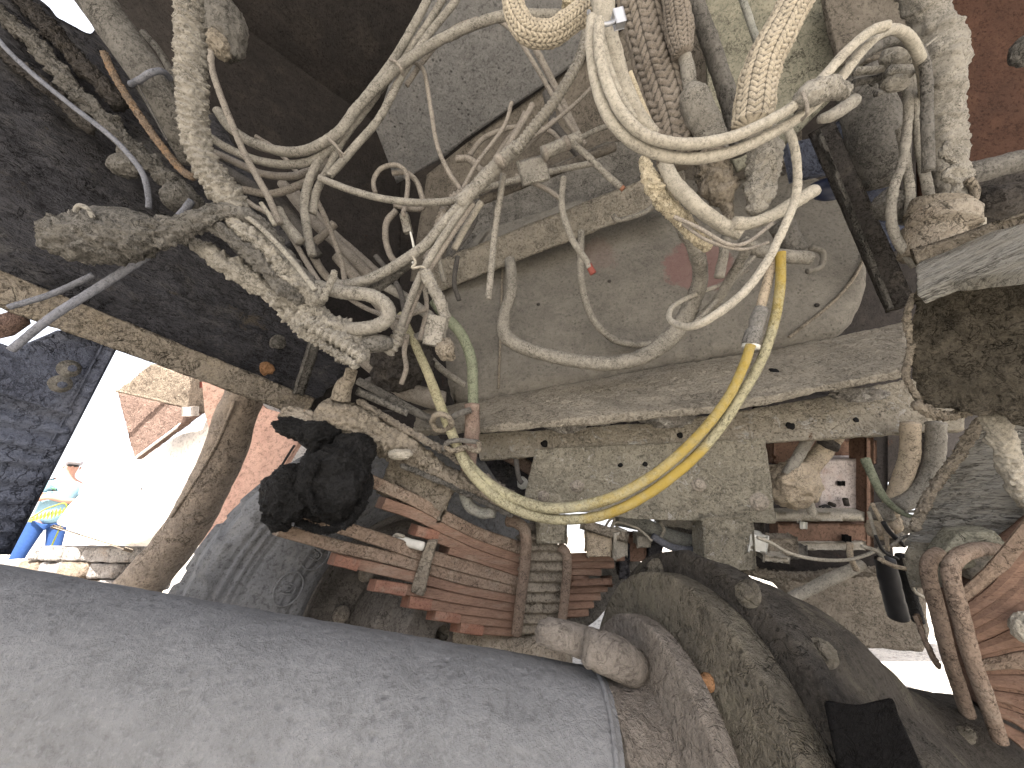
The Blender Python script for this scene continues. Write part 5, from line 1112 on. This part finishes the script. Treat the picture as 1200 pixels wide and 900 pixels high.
hose('mud_rope', 'segmented muddy conduit at the lower end of the tangle', 'conduit', [(352, 366, .66, 8), (372, 384, .66, 9), (395, 398, .665, 9), (412, 410, .67, 8), (424, 422, .67, 6)], .66, 9, M['mud_hose'], 'ribs', amp=2.5)
hose('dark_cable', 'dark cable in the hollow above the lower crusted rope', 'cable', [(300, 282), (325, 318), (345, 345)], .70, 3, M['wire_dark'], 'smooth')
for k, (pp_, lb) in enumerate(((((360, 265), (362, 290), (378, 318), (392, 332)), 'thin hose dropping behind the crusted ropes'), (((330, 215), (370, 262), (410, 300), (440, 330)), 'long grey conduit crossing the dark gap left of centre'),
                        (((345, 225), (385, 268), (425, 305), (455, 332)), 'second long conduit crossing the dark gap left of centre'), (((395, 300), (440, 352), (478, 398)), 'conduit running down toward the hanger in the dark'),
                        (((440, 330), (470, 346), (505, 372)), 'short pale pipe behind the paired cables'), (((430, 448), (460, 436), (480, 428), (500, 400)), 'dark cable under the tangle above the hanger'),
                        (((430, 420), (470, 455), (520, 470)), 'grey pipe low in the dark gap above the hanger'), (((488, 400), (515, 430), (545, 452)), 'thin rod crossing behind the green grey hose'),
                        (((360, 290), (378, 276), (392, 262)), 'short crosswise clip in the dark gap'))):
    hose('conduit', lb, 'conduit', pp_, [1.0, 1.12, 1.15, .98, .92, .95, .98, 1.0, .98][k], [5, 7, 6, 7, 6, 5, 12, 4, 5][k], M[['wire', 'wire', 'wire', 'wire', 'mud_hose', 'wire_dark', 'wire', 'mud_hose', 'wire'][k]], 'dusty')
o = pblob('mud_clump', 470, 425, .95, 70, 60, M['mud_dark'], seed=91, amp=.4); tag(o, 'dark clump of mud behind the hanging mud plug', 'mud lump')
hose('cable_strap', 'crumpled strap across the hairpin and the ropes', 'strap', [(378, 352), (383, 340), (390, 326), (392, 318)], .64, 5, M['mud_hose'], 'crust')
# upper left
hose('twisted_rope', 'thick twisted rope of torn mud coated tape hanging at upper left', 'mud caked cable', [(217, -40, .60, 15), (221, 0, .60, 15), (224, 50, .60, 16), (225, 100, .60, 16), (228, 150, .605, 15), (240, 190, .61, 15), (262, 225, .62, 17), (280, 250, .63, 13)], .6, 15, M['mud_hose'], 'twist')
sp_ = hose('thick_pipe', 'thick dusty pipe with a band clamp at the upper left', 'pipe', [(72, -50, .70, 27), (106, -8, .70, 28), (144, 46, .71, 27), (178, 95, .72, 25), (205, 145, .75, 22), (225, 190, .80, 16)], .72, 22, M['mud_grey'], 'dusty', amp=.4)
hose('band_clamp', None, None, [(154, 99, .71), (162, 95, .675), (176, 86, .665), (190, 84, .68), (199, 92, .71)], .68, 4.5, M['blue_rod'], 'smooth', parent=sp_)
hose('pipe_seam', None, None, [(162, 100), (180, 135), (196, 165)], .68, 1.5, M['wire_dark'], 'smooth', parent=sp_)
hose('flat_strip', 'narrow metal strip behind the twisted rope', 'strip', [(168, 38), (188, 62), (206, 96)], .82, 5, M['mud_grey'], 'dusty')
hose('rusty_cable', 'thin orange rusted cable lying along the thick pipe', 'cable', [(122, 62), (132, 85), (150, 115), (170, 145), (190, 172), (214, 200), (228, 208)], .66, 4.2, M['rust_orange'], 'twist')
hose('grey_cable', 'smooth grey cable arching over the dark frame rail', 'cable', [(-10, 35), (7, 57), (40, 88), (83, 123), (128, 158), (150, 180), (168, 205), (174, 232), (174, 244)], .66, 4, M['blue_rod'], 'smooth')
hose('steel_rod', 'long pale rod reaching from the mud arm to the left edge', 'rod', [(225, 235, .66), (215, 248, .66), (206, 258, .655)], .66, 5, M['blue_rod'], 'smooth')
hose('steel_rod', 'lower bluish rod slanting under the mud arm to the left', 'rod', [(172, 300, .62), (120, 334, .60), (60, 372, .57), (12, 410, .55)], .6, 6, M['blue_rod'], 'smooth')
hose('steel_rod', 'upper bluish rod slanting under the mud arm to the left', 'rod', [(110, 322, .62), (60, 345, .60), (10, 360, .58)], .6, 4.5, M['blue_rod'], 'smooth')
hose('mud_twine', 'thin hose hanging along the right of the twisted rope', 'hose', [(246, 60), (248, 82), (258, 112), (270, 142), (285, 176), (300, 205), (315, 232), (328, 262)], .74, 4.5, M['wire'], 'dusty')
hose('dark_conduit', 'wide dark conduit descending behind the mud arm', 'conduit', [(245, 140, .95), (275, 190, .95), (310, 240, .95), (345, 290, .95)], .95, 13, M['rail'], 'dusty')
hose('dark_conduit', 'dark hose low behind the twisted rope', 'conduit', [(250, 190), (290, 215), (330, 240), (372, 300)], .92, 7, M['wire_dark'], 'dusty')
o = pblob('mud_lump', 258, 30, .78, 46, 74, M['mud_grey'], seed=44, amp=.25, rot=-20); tag(o, 'hanging mud coated lug right of the twisted rope', 'mud lump')
o = pblob('mud_lump', 256, 52, .76, 22, 34, M['mud'], seed=46, amp=.3, rot=-30); tag(o, 'pale chipped patch on the hanging lug', 'mud lump')
o = pblob('mud_lump', 145, 195, .72, 30, 24, M['mud_grey'], seed=47, amp=.3); tag(o, 'small mud lump beside the grey arching cable', 'mud lump')
o = pblob('mud_lump', 206, 232, .70, 26, 30, M['mud_grey'], seed=48, amp=.25); tag(o, 'small mud lump above the massive mud arm', 'mud lump')
hose('broken_clip', 'pale broken clip below the twisted rope', 'clip', [(306, 238), (314, 250), (322, 264)], .70, 3, M['mud_pale'], 'dusty')
hose('hollow_sleeve', 'short dusty sleeve beside the pale broken clip', 'sleeve', [(326, 246), (334, 262), (352, 284)], .76, 7, M['mud_hose'], 'dusty')
# right side strands
hose('big_trunk', 'thick mud wrapped trunk coming down at the upper right', 'cable trunk', [(1062, -40, .66, 24), (1078, -8, .66, 26), (1096, 30, .66, 27), (1108, 70, .66, 27), (1110, 120, .67, 24), (1110, 170, .68, 23), (1114, 215, .69, 22), (1116, 240, .69, 20)], .67, 24, M['mud_hose'], 'wrap')
hose('strand', 'wriggling crust down the front of the thick trunk', 'mud ridge', [(1112, 165), (1106, 180), (1120, 192), (1108, 206), (1122, 216), (1116, 230)], .635, 6, M['mud_hose'], 'crust')
g4 = 'thin hose strands beside the thick trunk'
hose('strand_hose', 'leftmost thin hose strand by the canister', 'hose', [(1062, 88), (1064, 133), (1057, 187), (1046, 222), (1044, 255), (1052, 284), (1072, 312)], .68, 6.2, M['mud_hose'], 'dusty', g4, amp=1.4)
hose('strand_hose', 'middle thin hose strand by the canister', 'hose', [(1055, 150), (1062, 190), (1066, 225), (1066, 262), (1072, 300)], .69, 6, M['mud_hose'], 'dusty', g4, amp=1.6)
hose('strand_hose', 'third thin hose strand ending at the rusty fitting', 'hose', [(1066, 90), (1074, 130), (1080, 175), (1086, 215), (1090, 240)], .68, 6.5, M['mud_hose'], 'dusty', g4, amp=1.4)
hose('strand_hose', 'rightmost thin hose strand close to the thick trunk', 'hose', [(1078, 60), (1084, 100), (1086, 150), (1088, 195)], .70, 5, M['wire'], 'dusty', g4, amp=1.2)
hose('tee_fitting', 'lumpy tee fitting where the thin strands meet', 'pipe fitting', [(1042, 82, .64, 9), (1055, 84, .64, 10), (1068, 82, .64, 10)], .64, 10, M['mud_hose'], 'dusty', amp=2)
o = pblob('mud_lump', 1052, 66, .65, 34, 26, M['mud_hose'], seed=80, amp=.2); tag(o, 'round mud cap on top of the tee fitting', 'mud lump')
o = pblob('mud_lump', 1050, 98, .64, 30, 16, M['mud_hose'], seed=82, amp=.25); tag(o, 'flat mud collar under the tee fitting', 'mud lump')
hose('branch_hose', 'horizontal hose running left from the tee fitting', 'hose', [(1002, 84), (1025, 82), (1048, 78)], .66, 5.5, M['mud_hose'], 'dusty', amp=1.5)
hose('branch_hose', 'lower horizontal hose left of the tee fitting', 'hose', [(1000, 98), (1020, 94), (1040, 90)], .68, 5.5, M['mud_grey'], 'dusty', amp=1.5)
hose('tie_stick', 'thin straight tie tail crossing the thick trunk', 'cable tie', [(1066, 70), (1084, 55), (1100, 42)], .62, 1.8, M['mud_hose'], 'smooth')

# ------------------------------------------------------------------ person outside at the left
def person():
    base = P(12, 690, 5.2); base[2] = 0; base = base+np.array([.12, 0, 0])
    f = CAM-base; f[2] = 0; f /= np.linalg.norm(f); s = np.array([f[1], -f[0], 0])   # s = viewer's left to right reversed
    s = np.array([-f[1], f[0], 0]); 
    def w(p): return base+s*p[0]+f*p[1]+np.array([0, 0, p[2]])
    root = empty('person', 'person in a light blue printed T-shirt, blue jeans and pale cap with arms crossed', 'person', base)
    def skin(name, vs, es, rs, mat, par, sub=2):
        me = bpy.data.meshes.new(name); me.from_pydata([(w(v)-base).tolist() for v in vs], es, [])
        o = link(name, me, mat, par, base)
        o.modifiers.new('s', 'SKIN'); 
        for i, r in enumerate(rs):
            q = me.skin_vertices[0].data[i]; q.radius = r if isinstance(r, tuple) else (r, r)
        me.skin_vertices[0].data[0].use_root = True
        m = o.modifiers.new('u', 'SUBSURF'); m.levels = sub; m.render_levels = sub
        dg = bpy.context.evaluated_depsgraph_get(); me2 = bpy.data.meshes.new_from_object(o.evaluated_get(dg))
        o.modifiers.clear(); o.data = me2; me2.shade_smooth()
        return o
    # body: pelvis root, spine, neck, head, arms crossed, legs slightly apart
    V = [(0, 0, .93), (0, 0, 1.12), (0, .01, 1.32), (0, 0, 1.47), (0, .01, 1.56), (0, .025, 1.68), (0, .02, 1.76),
         (.17, 0, 1.42), (.25, .04, 1.18), (.10, .19, 1.17), (-.06, .21, 1.22), (-.14, .18, 1.25),
         (-.17, 0, 1.42), (-.25, .05, 1.17), (-.10, .22, 1.22), (.06, .20, 1.17), (.13, .16, 1.15),
         (.10, 0, .86), (.16, .03, .48), (.20, -.01, .09), (.21, .13, .04),
         (-.10, 0, .86), (-.13, .03, .48), (-.15, -.01, .09), (-.16, .13, .04)]
    E = [(0, 1), (1, 2), (2, 3), (3, 4), (4, 5), (5, 6), (3, 7), (7, 8), (8, 9), (9, 10), (10, 11), (3, 12), (12, 13), (13, 14), (14, 15), (15, 16), (0, 17), (17, 18), (18, 19), (19, 20), (0, 21), (21, 22), (22, 23), (23, 24)]
    Rr = [(.15, .11), (.14, .11), (.155, .115), (.09, .08), (.055, .055), (.085, .095), (.07, .08), .06, .045, .04, .03, .02, .06, .045, .04, .03, .02, .085, .06, .04, .035, .085, .06, .04, .035]
    body = skin('body', V, E, Rr, M['skin'], root)
    skin('shirt', [(0, 0, .80), (0, 0, 1.1), (0, .01, 1.30), (0, 0, 1.44), (.17, 0, 1.42), (.235, .03, 1.24), (-.17, 0, 1.42), (-.235, .04, 1.24)],
         [(0, 1), (1, 2), (2, 3), (3, 4), (4, 5), (3, 6), (6, 7)], [(.215, .17), (.20, .165), (.205, .16), (.12, .10), .10, .085, .10, .085], M['shirt'], root)
    skin('jeans', [(0, 0, .95), (.10, 0, .84), (.165, .03, .48), (.20, -.01, .12), (-.10, 0, .84), (-.135, .03, .48), (-.155, -.01, .12)],
         [(0, 1), (1, 2), (2, 3), (0, 4), (4, 5), (5, 6)], [(.16, .125), .115, .085, .068, .115, .085, .068], M['jeans'], root)
    c = w((0, .03, 1.76)); E3 = np.stack([s, f, [0, 0, 1.]])
    cap = blob('cap', c, .098, .108, .075, M['cap'], root, amp=.03, sub=3, rot=E3)
    blob('brim', w((0, .13, 1.745)), .08, .08, .012, M['cap'], cap, amp=.03, sub=3, rot=E3)
    blob('sunglasses', w((0, .105, 1.70)), .07, .025, .018, M['black_part'], root, amp=.03, sub=3, rot=E3)
    blob('nose', w((0, .125, 1.675)), .014, .02, .02, M['skin'], body, amp=.03, sub=2, rot=E3)
    for a in (-1, 1):
        blob('ear', w((a*.088, .02, 1.68)), .012, .02, .03, M['skin'], body, amp=.03, sub=2, rot=E3)
        for k in range(4):   # fingers resting on the upper arms
            z = 1.27-k*.022 if a < 0 else 1.17-k*.022
            sweep('finger', [w((a*.14, .18, z)), w((a*.185, .15, z-.003)), w((a*.215, .10, z-.008))], .010, M['skin'], 'smooth', body)
    blob('print_text', w((-.01, .142, 1.35)), .09, .012, .035, M['print'], root, amp=.3, sub=3, rot=E3)
    blob('print_text', w((.0, .142, 1.29)), .075, .016, .03, M['print_dark'], root, amp=.4, sub=3, rot=E3)
person()
# fern fronds
fr = empty('fern', 'yellow green fern frond in front of the jeans', 'plant', (P(60, 640, 3.4)[0], P(60, 640, 3.4)[1], 0))
bx_, by_ = fr.location.x, fr.location.y
sweep('stem', [(bx_, by_, 0), (bx_, by_, .45), P(78, 596, 3.4), P(60, 594, 3.35), P(36, 607, 3.3)], .006, M['frond'], 'wire', fr)
for k in range(11):
    t_ = k/10; x = 80-t_*44; y = 594+6*t_*t_*2
    a = P(x, y, 3.38-.08*t_); b = P(x-3, y+14*(1-abs(t_-.4)), 3.36-.08*t_); c_ = P(x-3.2, y+5, 3.40-.08*t_); e_ = P(x+1.2, y+6, 3.33-.08*t_)
    mesh('leaflet', [a, c_, b, e_, (a+b)/2+UP*.004], [[0, 1, 4], [1, 2, 4], [2, 3, 4], [3, 0, 4]], M['frond'], fr, smooth=False)
# dry stems on the ground beyond the axle
rng = random.Random(3)
V = []; F = []
for k in range(170):
    a = P(1020+rng.random()*110, 775+rng.random()*60, 2.6+rng.random()*2); a[2] = rng.random()*.01
    d_ = np.array([rng.uniform(-1, 1), rng.uniform(-1, 1), rng.uniform(.0, .9)]); d_ /= np.linalg.norm(d_)
    l = .05+.12*rng.random(); q = np.cross(d_, [0, .3, 1]); q = q/np.linalg.norm(q)*.003
    i = len(V); V += [a-q, a+q, a+d_*l, a+np.array([0, 0, .004])]; F += [[i, i+1, i+2], [i, i+3, i+2], [i+1, i+3, i+2]]
o = mesh('dry_stems', V, F, M['twig'], smooth=False); tag(o, 'dry stems and litter on the pale ground', 'ground litter', kind='stuff')

# finer wires of the centre and left tangles
W5 = [(((600, 120), (590, 150), (560, 190), (540, 226), (520, 262)), .86, 2.6, 'wire', 'thin wire running along the taped trunk down to the spiral stub'),
 (((520, 250), (505, 285), (497, 325), (500, 360), (492, 398)), .80, 2.8, 'wire', 'thin wire dropping straight beside the paired cables'),
 (((545, 240), (530, 252), (518, 272), (514, 300), (520, 330)), .84, 3.2, 'mud_hose', 'short curved cable right of the spiral stub'),
 (((390, 330), (410, 350), (440, 366), (468, 372), (500, 362)), .78, 3.0, 'wire', 'cable slipping behind the hairpin toward the mud plug'),
 (((300, 160), (330, 182), (372, 236), (398, 300), (404, 328)), .9, 3.2, 'wire', 'thin cable crossing below the ties down to the swinging hose'),
 (((250, 200), (290, 236), (330, 262), (366, 318), (384, 344)), .80, 3.4, 'wire', 'thin cable following the inner rope of the left tangle'),
 (((262, 238), (300, 262), (338, 300), (370, 340)), .615, 3.6, 'mud_hose', 'thin rib of cable on top of the cracked mud rope'),
 (((560, 232), (556, 262), (540, 286), (528, 300)), .84, 2.4, 'wire_dark', 'dark wire behind the open white tube'),
 (((440, 300), (455, 318), (470, 344), (476, 380)), .90, 3.4, 'wire_dark', 'dark cable hanging behind the paired cables'),
 (((612, 168), (640, 150), (676, 120), (700, 95)), .88, 2.6, 'wire', 'thin wire climbing right of the spiral hose'),
 (((604, 206), (640, 222), (660, 236)), .92, 3.0, 'wire', 'short rod under the small square plate'),
 (((640, 108), (646, 130), (652, 150), (676, 178), (690, 190)), .99, 5.5, 'wire_dark', 'dark bracket arm behind the clip sleeve'),
 (((812, 380), (840, 352), (866, 320), (884, 300)), .80, 3.0, 'mud_hose', 'thin cable parallel to the slanting crusted one'),
 (((705, 40), (712, 70), (724, 104), (744, 140)), .545, 4.2, 'mud_pale', 'slim pale cable between thick hose and the loops'),
 (((420, 446), (450, 462), (478, 478), (505, 492)), .86, 5, 'mud_grey', 'muddy pipe between the hanger bolt and the crossmember'),
 (((430, 396), (455, 400), (480, 398), (505, 390)), .86, 6, 'mud_grey', 'crusted pipe passing under the hairpin hose'),
 (((536, 300), (532, 330), (538, 352)), .95, 3, 'wire_dark', 'dark wire at the left end of the diagonal beam')]
for pp_, dd, rr_, mm, lb in W5:
    hose('thin_wire', lb, 'wire', pp_, dd, rr_, M[mm], 'dusty')
hose('mud_drip', 'knobbly crust along the underside of the cracked mud rope', 'mud caked cable', [(232, 262, .61, 8), (262, 272, .615, 10), (292, 296, .62, 11), (325, 330, .635, 12), (352, 352, .64, 11)], .62, 11, M['mud_grey'], 'crust', amp=1.2)
hose('mud_drip', 'jagged crust hanging from the lower mud rope', 'mud caked cable', [(322, 352, .66, 8), (345, 376, .665, 11), (372, 398, .67, 11), (398, 416, .67, 9), (418, 428, .67, 6)], .66, 10, M['mud_hose'], 'crust', amp=1.6)
